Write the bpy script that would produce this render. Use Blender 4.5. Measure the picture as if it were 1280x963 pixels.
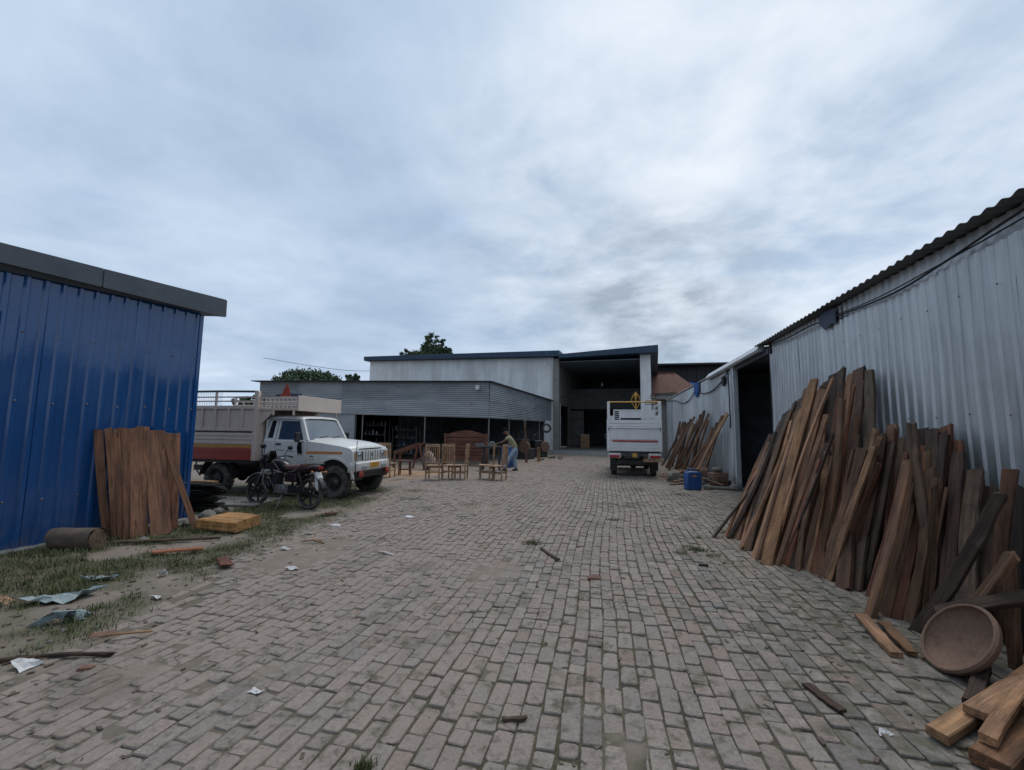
import bpy, math, random
import numpy as np
from mathutils import Vector, Matrix
R = math.radians
S = bpy.context.scene
for _o in list(bpy.data.objects):
    bpy.data.objects.remove(_o, do_unlink=True)
COL = S.collection

# ------------------------------------------------------------------ camera
cam_d = bpy.data.cameras.new('camera')
cam = bpy.data.objects.new('camera', cam_d)
COL.objects.link(cam)
cam_d.sensor_width = 36.0
cam_d.lens = 15.75
cam_d.clip_start = 0.05
cam_d.clip_end = 2000
_yaw, _pit, _rol = R(12.3), R(5.86), R(0.6)
_fw = Vector((-math.sin(_yaw)*math.cos(_pit), math.cos(_yaw)*math.cos(_pit), math.sin(_pit)))
_rt = Vector((math.cos(_yaw), math.sin(_yaw), 0))
_up = _rt.cross(_fw)
_r2 = _rt*math.cos(_rol)+_up*math.sin(_rol)
_u2 = _up*math.cos(_rol)-_rt*math.sin(_rol)
_m = Matrix((_r2, _u2, -_fw)).transposed().to_4x4()
_m.translation = (0, 0, 1.55)
cam.matrix_world = _m
S.camera = cam

# ------------------------------------------------------------------ light
SUN_EL, SUN_AZ = 66, 20        # azimuth from +Y towards +X
world = bpy.data.worlds.new('World')
S.world = world
world.use_nodes = True
nt = world.node_tree
nt.nodes.clear()
def _n(t, **k):
    n = nt.nodes.new(t)
    for a, b in k.items():
        setattr(n, a, b)
    return n
L = nt.links.new
out = _n('ShaderNodeOutputWorld')
sky = _n('ShaderNodeTexSky', sky_type='NISHITA', sun_disc=False)
sky.sun_elevation = R(SUN_EL); sky.sun_rotation = R(SUN_AZ)
sky.air_density = 1.0; sky.dust_density = 2.0
bg_sky = _n('ShaderNodeBackground'); bg_sky.inputs[1].default_value = 0.14
L(sky.outputs[0], bg_sky.inputs[0])
tc = _n('ShaderNodeTexCoord')
sep = _n('ShaderNodeSeparateXYZ'); L(tc.outputs['Generated'], sep.inputs[0])
def _math(op, a, b=None, clamp=False):
    n = _n('ShaderNodeMath', operation=op, use_clamp=clamp)
    for i, v in enumerate((a, b)):
        if v is None: continue
        if isinstance(v, (int, float)): n.inputs[i].default_value = v
        else: L(v, n.inputs[i])
    return n.outputs[0]
# clouds lie in a flat layer: divide by height so that they bunch up towards the horizon
zc = _math('ADD', _math('MAXIMUM', sep.outputs[2], 0.0), 0.16)
cx = _math('DIVIDE', sep.outputs[0], zc); cy = _math('DIVIDE', sep.outputs[1], zc)
cmb = _n('ShaderNodeCombineXYZ'); L(cx, cmb.inputs[0]); L(cy, cmb.inputs[1])
def _noise(scale, detail, rough, dist=0.0, off=(0, 0, 0), src=None):
    mp = _n('ShaderNodeMapping'); mp.inputs['Location'].default_value = off
    L(src or cmb.outputs[0], mp.inputs[0])
    n = _n('ShaderNodeTexNoise'); n.inputs['Scale'].default_value = scale
    n.inputs['Detail'].default_value = detail; n.inputs['Roughness'].default_value = rough
    n.inputs['Distortion'].default_value = dist
    L(mp.outputs[0], n.inputs['Vector'])
    return n.outputs[0]
n_big = _noise(0.42, 3, 0.5, 0.4, (3.2, 1.7, 0))
n_mid = _noise(1.4, 7, 0.54, 0.3, (8.1, 2.3, 0))
n_puf = _noise(3.2, 7, 0.58, 0.2, (2.7, 5.1, 0))
n_gap = _noise(2.2, 5, 0.55, 0.2, (4.4, 1.6, 0))
tone = _math('ADD', _math('MULTIPLY', n_big, 0.46), _math('ADD', _math('MULTIPLY', n_mid, 0.34), _math('MULTIPLY', n_puf, 0.20)))
ramp = _n('ShaderNodeValToRGB'); L(tone, ramp.inputs[0])
cr = ramp.color_ramp
cr.elements[0].position = 0.37; cr.elements[0].color = (0.39, 0.505, 0.665, 1)
cr.elements[1].position = 0.65; cr.elements[1].color = (0.80, 0.88, 0.99, 1)
e = cr.elements.new(0.45); e.color = (0.47, 0.59, 0.755, 1)
e = cr.elements.new(0.54); e.color = (0.585, 0.70, 0.86, 1)
# one darker rain cloud low ahead, and brighter cloud up to the right of it
def _lobe(d, width, power=1.0):
    v = _n('ShaderNodeVectorMath', operation='DOT_PRODUCT')
    L(tc.outputs['Generated'], v.inputs[0]); v.inputs[1].default_value = Vector(d).normalized()
    mr = _n('ShaderNodeMapRange', interpolation_type='SMOOTHSTEP'); L(v.outputs['Value'], mr.inputs[0])
    mr.inputs[1].default_value = math.cos(R(width)); mr.inputs[2].default_value = 1.0
    return mr.outputs[0]
sq = _n('ShaderNodeVectorMath', operation='MULTIPLY'); L(tc.outputs['Generated'], sq.inputs[0]); sq.inputs[1].default_value = (1, 1, 2.6)
n_dk = _noise(5.0, 6, 0.58, 0.0, (2.3, 0.4, 0.1), sq.outputs[0])
dark = _math('MULTIPLY', _math('MULTIPLY', _lobe((0.11, 1.0, 0.265), 16), _math('MULTIPLY', _math('SUBTRACT', n_dk, 0.30, True), 3.6), True), 0.85)
brt = _math('MULTIPLY', _math('MULTIPLY', _lobe((0.22, 1.0, 0.55), 36), _math('SUBTRACT', _math('MULTIPLY', _math('ADD', _math('MULTIPLY', n_mid, 0.6), _math('MULTIPLY', n_puf, 0.4)), 4.5), 1.75, True), True), 0.85)
mixd = _n('ShaderNodeMixRGB'); L(dark, mixd.inputs[0]); L(ramp.outputs[0], mixd.inputs[1]); mixd.inputs[2].default_value = (0.30, 0.37, 0.46, 1)
mixb = _n('ShaderNodeMixRGB'); L(_math('MULTIPLY', brt, _math('SUBTRACT', 1.0, dark)), mixb.inputs[0]); L(mixd.outputs[0], mixb.inputs[1]); mixb.inputs[2].default_value = (0.86, 0.91, 0.98, 1)
bg_cl = _n('ShaderNodeBackground'); L(mixb.outputs[0], bg_cl.inputs[0]); bg_cl.inputs[1].default_value = 0.84
cover = _n('ShaderNodeMapRange'); L(n_gap, cover.inputs[0])
cover.inputs[1].default_value = 0.22; cover.inputs[2].default_value = 0.36
cover.inputs[3].default_value = 0.6; cover.inputs[4].default_value = 1.0
ms = _n('ShaderNodeMixShader'); L(cover.outputs[0], ms.inputs[0]); L(bg_sky.outputs[0], ms.inputs[1]); L(bg_cl.outputs[0], ms.inputs[2])
L(ms.outputs[0], out.inputs[0])

sun_d = bpy.data.lights.new('sun', 'SUN')
sun_d.energy = 1.3; sun_d.angle = R(30); sun_d.color = (1.0, 0.96, 0.9)
sun = bpy.data.objects.new('sun', sun_d); COL.objects.link(sun)
_sd = Vector((math.sin(R(SUN_AZ))*math.cos(R(SUN_EL)), math.cos(R(SUN_AZ))*math.cos(R(SUN_EL)), math.sin(R(SUN_EL))))
sun.rotation_euler = _sd.to_track_quat('Z', 'Y').to_euler()
vs = S.view_settings
vs.view_transform = 'Standard'; vs.look = 'None'; vs.exposure = 0.3; vs.gamma = 1.0
vs.use_curve_mapping = False
S.cycles.max_bounces = 6; S.cycles.diffuse_bounces = 4; S.cycles.glossy_bounces = 3
S.cycles.transparent_max_bounces = 8
S.cycles.use_denoising = True

# ------------------------------------------------------------------ helpers
rng = random.Random(7)
class MB:
    """collects faces; build() links them as one mesh object"""
    def __init__(self):
        self.v = []; self.f = []
    def add(self, vs, fs, M=None):
        b = len(self.v)
        for p in vs:
            p = Vector(p)
            self.v.append(M @ p if M is not None else p)
        self.f += [tuple(i+b for i in q) for q in fs]
        return self
    def box(self, x0, x1, y0, y1, z0, z1, M=None):
        vs = [(x, y, z) for z in (z0, z1) for y in (y0, y1) for x in (x0, x1)]
        return self.add(vs, [(0, 2, 3, 1), (4, 5, 7, 6), (0, 1, 5, 4), (2, 6, 7, 3), (0, 4, 6, 2), (1, 3, 7, 5)], M)
    def beam(self, p, q, w, h, up=(0, 0, 1), M=None):
        p, q = Vector(p), Vector(q); d = (q-p)
        l = d.length; d.normalize(); u = Vector(up)
        if abs(d.dot(u)) > 0.98: u = Vector((0, 1, 0))
        s = d.cross(u).normalized(); u = s.cross(d)
        vs = [b + s*(w/2*a) + u*(h/2*c) for b in (p, q) for a, c in ((-1, -1), (1, -1), (1, 1), (-1, 1))]
        return self.add(vs, [(3, 2, 1, 0), (4, 5, 6, 7), (0, 1, 5, 4), (1, 2, 6, 5), (2, 3, 7, 6), (3, 0, 4, 7)], M)
    def tube(self, pts, r, n=8, M=None, cap=True):
        pts = [Vector(p) for p in pts]
        rs = r if isinstance(r, (list, tuple)) else [r]*len(pts)
        vs, fs = [], []
        prev = None
        for i, p in enumerate(pts):
            d = (pts[min(i+1, len(pts)-1)]-pts[max(i-1, 0)]).normalized()
            a = prev if prev is not None else (Vector((0, 0, 1)) if abs(d.z) < 0.9 else Vector((1, 0, 0)))
            s = d.cross(a).normalized(); a = s.cross(d).normalized(); prev = a
            for k in range(n):
                t = 2*math.pi*k/n
                vs.append(p + (s*math.cos(t)+a*math.sin(t))*rs[i])
        for i in range(len(pts)-1):
            for k in range(n):
                k2 = (k+1) % n
                fs.append((i*n+k, i*n+k2, (i+1)*n+k2, (i+1)*n+k))
        if cap:
            fs.append(tuple(range(n-1, -1, -1))); fs.append(tuple(range((len(pts)-1)*n, len(pts)*n)))
        return self.add(vs, fs, M)
    def lathe(self, prof, n=24, M=None, cap=False):
        vs, fs = [], []
        for r_, z in prof:
            for k in range(n):
                t = 2*math.pi*k/n
                vs.append((r_*math.cos(t), r_*math.sin(t), z))
        for i in range(len(prof)-1):
            for k in range(n):
                k2 = (k+1) % n
                fs.append((i*n+k, i*n+k2, (i+1)*n+k2, (i+1)*n+k))
        if cap:
            fs.append(tuple(range(n-1, -1, -1))); fs.append(tuple(range((len(prof)-1)*n, len(prof)*n)))
        return self.add(vs, fs, M)
    def prism(self, poly, a, b, axis='y', M=None):
        """polygon (u,v) extruded along an axis: y -> (u,a,v); x -> (a,u,v); z -> (u,v,a)"""
        f = {'y': lambda u, v, t: (u, t, v), 'x': lambda u, v, t: (t, u, v), 'z': lambda u, v, t: (u, v, t)}[axis]
        n = len(poly)
        vs = [f(u, v, a) for u, v in poly] + [f(u, v, b) for u, v in poly]
        fs = [tuple(range(n)), tuple(range(2*n-1, n-1, -1))]
        fs += [(i, i+n, (i+1) % n+n, (i+1) % n) for i in range(n)]
        return self.add(vs, fs, M)
    def sphere(self, c, rx, ry, rz, n=12, m=8, M=None):
        vs, fs = [(c[0], c[1], c[2]+rz)], []
        for i in range(1, m):
            t = math.pi*i/m
            for k in range(n):
                a = 2*math.pi*k/n
                vs.append((c[0]+rx*math.sin(t)*math.cos(a), c[1]+ry*math.sin(t)*math.sin(a), c[2]+rz*math.cos(t)))
        vs.append((c[0], c[1], c[2]-rz))
        for k in range(n): fs.append((0, 1+k, 1+(k+1) % n))
        for i in range(m-2):
            for k in range(n):
                fs.append((1+i*n+k, 1+(i+1)*n+k, 1+(i+1)*n+(k+1) % n, 1+i*n+(k+1) % n))
        e = len(vs)-1
        for k in range(n): fs.append((e, 1+(m-2)*n+(k+1) % n, 1+(m-2)*n+k))
        return self.add(vs, fs, M)
    def build(self, name, mat=None, parent=None, smooth=False, bevel=0.0, loc=None, rz=None):
        me = bpy.data.meshes.new(name)
        me.from_pydata([tuple(p) for p in self.v], [], self.f)
        me.validate()
        if smooth:
            me.shade_smooth()
            me.set_sharp_from_angle(angle=R(smooth if smooth is not True else 40))
        return link(name, me, mat, parent, bevel, loc, rz)

def link(name, me, mat=None, parent=None, bevel=0.0, loc=None, rz=None):
    o = bpy.data.objects.new(name, me)
    COL.objects.link(o)
    if mat is not None and len(me.materials) == 0: me.materials.append(mat)
    if parent is not None: o.parent = parent
    if loc is not None: o.location = loc
    if rz is not None: o.rotation_euler.z = rz
    if bevel:
        b = o.modifiers.new('bevel', 'BEVEL'); b.width = bevel; b.segments = 2; b.limit_method = 'ANGLE'; b.angle_limit = R(40)
        b.harden_normals = False
    return o
def tag(o, label, cat, group=None):
    o['label'] = label; o['category'] = cat
    if group: o['group'] = group
    return o
def thing(name, label, cat, loc=(0, 0, 0), rz=0.0, group=None):
    o = bpy.data.objects.new(name, None); COL.objects.link(o)
    o.empty_display_size = 0.2
    o.location = loc; o.rotation_euler.z = rz
    return tag(o, label, cat, group)
def struct(o):
    o['kind'] = 'structure'; return o
def stuff(o):
    o['kind'] = 'stuff'; return o
def copy_tree(o, parent=None):
    c = o.copy(); COL.objects.link(c); c.parent = parent
    for ch in list(o.children): copy_tree(ch, c)
    return c
ORD = ['zeroth', 'first', 'second', 'third', 'fourth', 'fifth', 'sixth', 'seventh', 'eighth', 'ninth', 'tenth', 'eleventh', 'twelfth',
       'thirteenth', 'fourteenth', 'fifteenth', 'sixteenth', 'seventeenth', 'eighteenth', 'nineteenth', 'twentieth', 'twenty-first',
       'twenty-second', 'twenty-third', 'twenty-fourth', 'twenty-fifth', 'twenty-sixth', 'twenty-seventh', 'twenty-eighth', 'twenty-ninth', 'thirtieth']

# value noise for shaping the ground
def _hash(i, j, s):
    h = (i.astype(np.int64)*374761393 + j.astype(np.int64)*668265263 + s*974711) & 0xffffffff
    h = ((h ^ (h >> 13))*1274126177) & 0xffffffff
    return ((h ^ (h >> 16)) & 0xffffff)/float(0xffffff)
def vnoise(x, y, s=0):
    x = np.asarray(x, float); y = np.asarray(y, float)
    i = np.floor(x); j = np.floor(y); fx = x-i; fy = y-j
    fx = fx*fx*(3-2*fx); fy = fy*fy*(3-2*fy)
    i = i.astype(np.int64); j = j.astype(np.int64)
    a = _hash(i, j, s); b = _hash(i+1, j, s); c = _hash(i, j+1, s); d = _hash(i+1, j+1, s)
    return (a*(1-fx)+b*fx)*(1-fy)+(c*(1-fx)+d*fx)*fy
def fbm(x, y, s=0, o=4):
    t = 0; a = 0.5; n = 0
    for k in range(o):
        t = t+a*vnoise(np.asarray(x)*2**k, np.asarray(y)*2**k, s+k*17); n += a; a *= 0.5
    return t/n
# ------------------------------------------------------------------ materials
class NM:
    def __init__(self, name):
        m = bpy.data.materials.new(name); m.use_nodes = True
        self.m = m; self.nt = m.node_tree; self.nt.nodes.clear()
        self.out = self.n('ShaderNodeOutputMaterial')
        self.b = self.n('ShaderNodeBsdfPrincipled')
        self.l(self.b.outputs[0], self.out.inputs[0])
    def n(self, t, **k):
        n = self.nt.nodes.new(t)
        for a, b in k.items(): setattr(n, a, b)
        return n
    def l(self, a, b): self.nt.links.new(a, b)
    def put(self, sock, v):
        if v is None: return
        if hasattr(v, 'is_linked') or isinstance(v, bpy.types.NodeSocket): self.l(v, sock)
        elif isinstance(v, (int, float)): sock.default_value = v
        else:
            v = tuple(v); sock.default_value = v if len(v) == 4 or sock.type == 'VECTOR' else v+(1,)
    def math(self, op, a, b=None, clamp=False):
        n = self.n('ShaderNodeMath', operation=op, use_clamp=clamp)
        self.put(n.inputs[0], a); self.put(n.inputs[1], b)
        return n.outputs[0]
    def obj(self): return self.n('ShaderNodeTexCoord').outputs['Object']
    def pos(self): return self.n('ShaderNodeNewGeometry').outputs['Position']
    def rnd(self): return self.n('ShaderNodeObjectInfo').outputs['Random']
    def ocol(self): return self.n('ShaderNodeObjectInfo').outputs['Color']
    def attr(self, name): return self.n('ShaderNodeAttribute', attribute_name=name)
    def map(self, v, scale=(1, 1, 1), loc=(0, 0, 0)):
        n = self.n('ShaderNodeMapping'); self.l(v, n.inputs[0])
        n.inputs['Scale'].default_value = scale; self.put(n.inputs['Location'], loc)
        return n.outputs[0]
    def noise(self, v, scale, detail=4, rough=0.55, dist=0.0, w=None):
        n = self.n('ShaderNodeTexNoise'); self.l(v, n.inputs['Vector'])
        if w is not None:
            n.noise_dimensions = '4D'; self.put(n.inputs['W'], w)
        n.inputs['Scale'].default_value = scale; n.inputs['Detail'].default_value = detail
        n.inputs['Roughness'].default_value = rough; n.inputs['Distortion'].default_value = dist
        return n.outputs[0]
    def rng(self, v, a, b, c=0.0, d=1.0, smooth=False):
        n = self.n('ShaderNodeMapRange')
        if smooth: n.interpolation_type = 'SMOOTHSTEP'
        self.put(n.inputs[0], v)
        for i, x in enumerate((a, b, c, d)): self.put(n.inputs[i+1], x)
        return n.outputs[0]
    def ramp(self, v, stops, const=False):
        n = self.n('ShaderNodeValToRGB'); self.l(v, n.inputs[0]); c = n.color_ramp
        if const: c.interpolation = 'CONSTANT'
        c.elements[0].position = stops[0][0]; c.elements[0].color = tuple(stops[0][1])+(1,)
        c.elements[1].position = stops[-1][0]; c.elements[1].color = tuple(stops[-1][1])+(1,)
        for p, q in stops[1:-1]:
            e = c.elements.new(p); e.color = tuple(q)+(1,)
        return n.outputs[0]
    def mix(self, f, a, b, mode='MIX'):
        n = self.n('ShaderNodeMixRGB', blend_type=mode)
        self.put(n.inputs[0], f); self.put(n.inputs[1], a); self.put(n.inputs[2], b)
        return n.outputs[0]
    def bump(self, h, strength=0.3, dist=0.01):
        n = self.n('ShaderNodeBump'); n.inputs['Strength'].default_value = strength; n.inputs['Distance'].default_value = dist
        self.l(h, n.inputs['Height']); self.l(n.outputs[0], self.b.inputs['Normal'])
    def set(self, col=None, rough=None, metal=None, spec=None, **k):
        self.put(self.b.inputs['Base Color'], col) if col is not None else None
        self.put(self.b.inputs['Roughness'], rough) if rough is not None else None
        self.put(self.b.inputs['Metallic'], metal) if metal is not None else None
        self.put(self.b.inputs['Specular IOR Level'], spec) if spec is not None else None
        for a, b in k.items(): self.put(self.b.inputs[a], b)
        return self.m

def plain(name, col, rough=0.6, metal=0.0, var=0.25, scale=9.0, spec=0.4, dirt=None, dirt_amt=0.35):
    """painted or raw surface with uneven tone, grime patches and a little relief"""
    M = NM(name); p = M.pos()
    n1 = M.noise(p, scale, 5, 0.6); n2 = M.noise(p, scale*6, 3, 0.6)
    c = M.mix(1.0, col, M.ramp(n1, [(0.3, (1-var,)*3), (0.7, (1+var*0.4,)*3)]), 'MULTIPLY')
    if dirt:
        c = M.mix(M.math('MULTIPLY', M.rng(M.math('ADD', n1, M.math('MULTIPLY', n2, 0.4)), 0.62, 0.9), dirt_amt), c, dirt)
    M.bump(n2, 0.12, 0.004)
    return M.set(c, M.rng(n2, 0.3, 0.7, max(rough-0.08, 0.05), min(rough+0.1, 1)), metal, spec)

MAT = {}
def wood(name, base=None, rough=0.75, streak=0.55, bark=0.0):
    """grain along local X; tint from the object's own colour unless given"""
    M = NM(name); o = M.obj(); r = M.rnd()
    off = M.n('ShaderNodeVectorMath', operation='ADD'); M.l(o, off.inputs[0])
    cb = M.n('ShaderNodeCombineXYZ'); M.put(cb.inputs[0], M.math('MULTIPLY', r, 37.0)); M.put(cb.inputs[1], M.math('MULTIPLY', r, 91.0)); M.put(cb.inputs[2], M.math('MULTIPLY', r, 53.0))
    M.l(cb.outputs[0], off.inputs[1])
    v = off.outputs[0]
    g1 = M.noise(M.map(v, (1.2, 16, 16)), 1.6, 5, 0.6, 0.6)
    g2 = M.noise(M.map(v, (3, 70, 70)), 1.5, 3, 0.6)
    kn = M.noise(M.map(v, (2.0, 6, 6)), 1.4, 4, 0.6)
    c = base if base else M.ocol()
    c = M.mix(1.0, c, M.ramp(g1, [(0.26, (1-streak,)*3), (0.48, (0.92,)*3), (0.72, (1.55, 1.45, 1.34))]), 'MULTIPLY')
    c = M.mix(M.rng(g2, 0.35, 0.7, 0.0, 0.6), c, M.mix(1.0, c, (0.45, 0.41, 0.38), 'MULTIPLY'))
    c = M.mix(M.rng(kn, 0.56, 0.70, 0, 0.8), c, M.mix(1.0, c, (0.34, 0.29, 0.26), 'MULTIPLY'))
    blot = M.noise(M.map(v, (0.9, 2.5, 2.5)), 1.7, 5, 0.62)
    c = M.mix(1.0, c, M.ramp(blot, [(0.32, (0.58, 0.56, 0.55)), (0.6, (1.12, 1.1, 1.08))]), 'MULTIPLY')
    c = M.mix(M.rng(M.noise(v, 5.0, 4), 0.6, 0.8, 0, 0.3), c, (0.19, 0.15, 0.115))
    saw = M.noise(M.map(v, (60, 1.5, 1.5)), 1.0, 2, 0.5)
    c = M.mix(M.rng(saw, 0.5, 0.75, 0, 0.28), c, M.mix(1.0, c, (0.6, 0.57, 0.55), 'MULTIPLY'))
    M.bump(M.math('ADD', M.math('ADD', g2, M.math('MULTIPLY', saw, 0.5)), M.math('MULTIPLY', g1, 1.5)), 0.8, 0.007)
    return M.set(c, rough, 0, 0.3)
MAT['wood'] = wood('rough_wood')

def corr_metal():
    M = NM('galvanised_sheet'); p = M.pos(); r = M.rnd()
    st = M.noise(M.map(p, (3, 3, 0.25)), 2.0, 5, 0.6)
    sp = M.noise(p, 1.3, 4, 0.55); fine = M.noise(p, 26, 3, 0.6)
    c = M.mix(M.rng(st, 0.3, 0.7), (0.36, 0.378, 0.392), (0.56, 0.58, 0.592))
    c = M.mix(M.rng(sp, 0.5, 0.75, 0, 0.5), c, (0.26, 0.27, 0.28))
    c = M.mix(1.0, c, M.ramp(r, [(0, (0.78,)*3), (1, (1.12,)*3)]), 'MULTIPLY')
    sz = M.n('ShaderNodeSeparateXYZ'); M.l(p, sz.inputs[0])
    low = M.math('MULTIPLY', M.rng(sz.outputs[2], 0.0, 0.7, 1, 0), M.rng(M.noise(p, 4, 4), 0.4, 0.6))
    c = M.mix(M.math('MULTIPLY', low, 0.6), c, (0.10, 0.085, 0.07))
    ru = M.math('MULTIPLY', M.rng(M.noise(M.map(p, (1, 1, 0.3)), 5, 5, 0.65), 0.64, 0.72), M.rng(fine, 0.4, 0.6))
    c = M.mix(M.math('MULTIPLY', ru, 0.7), c, (0.13, 0.07, 0.045))
    M.bump(M.math('ADD', sp, M.math('MULTIPLY', fine, 0.1)), 0.25, 0.02)
    return M.set(c, M.rng(st, 0.3, 0.7, 0.3, 0.5), 0.5, 0.5)
MAT['galv'] = corr_metal()
def blue_sheet():
    M = NM('blue_painted_sheet'); p = M.pos()
    st = M.noise(M.map(p, (3, 3, 0.3)), 2.4, 5, 0.6); fine = M.noise(p, 30, 3)
    c = M.mix(M.rng(st, 0.3, 0.7), (0.011, 0.058, 0.175), (0.014, 0.072, 0.215))
    c = M.mix(M.rng(M.noise(M.map(p, (4, 4, 0.5)), 3, 5, 0.65), 0.6, 0.8, 0, 0.18), c, (0.12, 0.16, 0.22))
    sz = M.n('ShaderNodeSeparateXYZ'); M.l(p, sz.inputs[0])
    low = M.math('MULTIPLY', M.rng(sz.outputs[2], 0.0, 0.45, 1, 0), M.rng(M.noise(p, 7, 4), 0.35, 0.6))
    c = M.mix(M.math('MULTIPLY', low, 0.5), c, (0.11, 0.095, 0.075))
    M.bump(M.noise(p, 2.2, 3), 0.12, 0.02)
    return M.set(c, M.rng(fine, 0.3, 0.7, 0.08, 0.14), 0.0, 0.6)
MAT['blue'] = blue_sheet()
def grey_corr(name, c1, c2, rough=0.5, metal=0.35):
    M = NM(name); p = M.pos(); r = M.rnd()
    st = M.noise(M.map(p, (0.5, 0.5, 2)), 1.4, 5, 0.6); fine = M.noise(p, 18, 3)
    c = M.mix(M.rng(st, 0.3, 0.7), c1, c2)
    c = M.mix(1.0, c, M.ramp(r, [(0, (0.8,)*3), (1, (1.12,)*3)]), 'MULTIPLY')
    c = M.mix(M.math('MULTIPLY', M.rng(M.noise(p, 3, 5), 0.6, 0.75), 0.5), c, (0.12, 0.09, 0.07))
    M.bump(fine, 0.1, 0.005)
    return M.set(c, rough, metal, 0.4)
MAT['fascia'] = grey_corr('fascia_sheet', (0.185, 0.205, 0.22), (0.28, 0.30, 0.315))
MAT['roofgrey'] = grey_corr('old_roof_sheet', (0.15, 0.165, 0.175), (0.23, 0.245, 0.255), 0.6, 0.2)
MAT['navy'] = plain('navy_trim', (0.02, 0.046, 0.085), 0.5, 0, 0.3, 3)
MAT['dark_roof_and_shade'] = plain('dark_roof_and_shade', (0.022, 0.026, 0.032), 0.75, 0, 0.4, 4)
MAT['underside'] = plain('roof_underside', (0.20, 0.25, 0.31), 0.6, 0, 0.3, 2)
MAT['inside'] = plain('blue_grey_inside', (0.14, 0.16, 0.185), 0.9, 0, 0.4, 2)  # even blue-grey base colour for interior walls and floors
MAT['flash'] = plain('grey_flashing', (0.075, 0.09, 0.105), 0.55, 0.1, 0.3, 2, dirt=(0.06, 0.055, 0.05))
def plaster():
    M = NM('stained_plaster'); p = M.pos()
    st = M.noise(M.map(p, (1.6, 1.6, 0.22)), 1.5, 6, 0.65); big = M.noise(p, 0.35, 4); fine = M.noise(p, 9, 4)
    c = M.mix(M.rng(st, 0.32, 0.7), (0.52, 0.53, 0.53), (0.70, 0.715, 0.71))
    c = M.mix(M.rng(big, 0.45, 0.7, 0, 0.4), c, (0.26, 0.265, 0.26))
    c = M.mix(M.rng(M.noise(M.map(p, (2.5, 2.5, 0.35)), 1.1, 5, 0.7), 0.62, 0.8, 0, 0.45), c, (0.30, 0.30, 0.28))
    M.bump(fine, 0.2, 0.01)
    return M.set(c, 0.9, 0, 0.2)
MAT['plaster'] = plaster()
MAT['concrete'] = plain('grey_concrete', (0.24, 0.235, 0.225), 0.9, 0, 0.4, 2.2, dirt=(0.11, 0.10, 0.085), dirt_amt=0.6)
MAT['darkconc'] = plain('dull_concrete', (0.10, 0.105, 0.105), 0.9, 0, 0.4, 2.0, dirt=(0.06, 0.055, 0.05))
MAT['tile'] = plain('clay_red', (0.165, 0.075, 0.052), 0.85, 0, 0.5, 3, dirt=(0.06, 0.05, 0.045), dirt_amt=0.5)
MAT['steel'] = plain('dull_steel', (0.18, 0.18, 0.18), 0.5, 0.6, 0.3)
MAT['darksteel'] = plain('black_iron', (0.025, 0.025, 0.027), 0.55, 0.2, 0.4, dirt=(0.10, 0.08, 0.06))
MAT['chrome'] = plain('chrome', (0.6, 0.6, 0.6), 0.15, 1.0, 0.1)
MAT['rubber'] = plain('tyre_rubber', (0.042, 0.041, 0.039), 0.9, 0, 0.3, dirt=(0.15, 0.135, 0.115), dirt_amt=0.8)
MAT['rim'] = plain('wheel_rim', (0.045, 0.045, 0.048), 0.5, 0.4, 0.3, dirt=(0.10, 0.085, 0.07))
def paint(name, col, dirt=(0.20, 0.165, 0.13), rough=0.3):
    """vehicle paint: faint fade, chips, road mud thrown up along the sills"""
    M = NM(name); p = M.pos(); sz = M.n('ShaderNodeSeparateXYZ'); M.l(p, sz.inputs[0])
    n1 = M.noise(p, 2.5, 5, 0.6); n2 = M.noise(p, 24, 5, 0.65); n3 = M.noise(M.map(p, (6, 6, 1.2)), 2.0, 5, 0.6)
    c = M.mix(1.0, col, M.ramp(n1, [(0.3, (0.88,)*3), (0.7, (1.03,)*3)]), 'MULTIPLY')
    mud = M.math('MULTIPLY', M.rng(sz.outputs[2], 0.35, 1.05, 1.0, 0.0), M.rng(M.math('ADD', n2, M.math('MULTIPLY', n3, 0.7)), 0.55, 0.95))
    c = M.mix(mud, c, dirt)
    c = M.mix(M.rng(n3, 0.58, 0.78, 0, 0.28), c, dirt)
    c = M.mix(M.math('MULTIPLY', M.rng(n2, 0.70, 0.74), M.rng(n1, 0.5, 0.6)), c, (0.08, 0.05, 0.04))
    return M.set(c, M.math('ADD', rough, M.math('MULTIPLY', mud, 0.5)), 0, 0.5)
MAT['white_paint'] = paint('white_car_paint', (0.62, 0.615, 0.59))
MAT['cream'] = paint('cream_body_paint', (0.60, 0.49, 0.42), (0.26, 0.20, 0.16), 0.5)
MAT['white_bed'] = paint('white_body_paint', (0.62, 0.625, 0.63), (0.27, 0.24, 0.21), 0.5)
MAT['red_band'] = plain('red_body_paint', (0.36, 0.040, 0.028), 0.45, 0, 0.25, 4, dirt=(0.16, 0.07, 0.05))
MAT['orange_band'] = plain('orange_paint', (0.50, 0.20, 0.055), 0.5, 0, 0.2)
MAT['yellow_band'] = plain('yellow_paint', (0.55, 0.30, 0.06), 0.5, 0, 0.2)
MAT['plate'] = plain('yellow_plate', (0.55, 0.27, 0.03), 0.4, 0, 0.15)
MAT['black'] = plain('black_plastic', (0.015, 0.015, 0.016), 0.45, 0, 0.3)
MAT['black_gloss'] = plain('black_gloss', (0.012, 0.011, 0.013), 0.2, 0, 0.2)
MAT['maroon'] = plain('maroon_gloss', (0.022, 0.009, 0.011), 0.25, 0, 0.2)
MAT['seat'] = plain('worn_seat_cover', (0.12, 0.055, 0.052), 0.7, 0, 0.4, 8)
MAT['red_lamp'] = plain('red_lens', (0.30, 0.02, 0.02), 0.2, 0, 0.1)
MAT['lens'] = plain('clear_lens', (0.42, 0.45, 0.48), 0.08, 0.5, 0.2)
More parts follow.
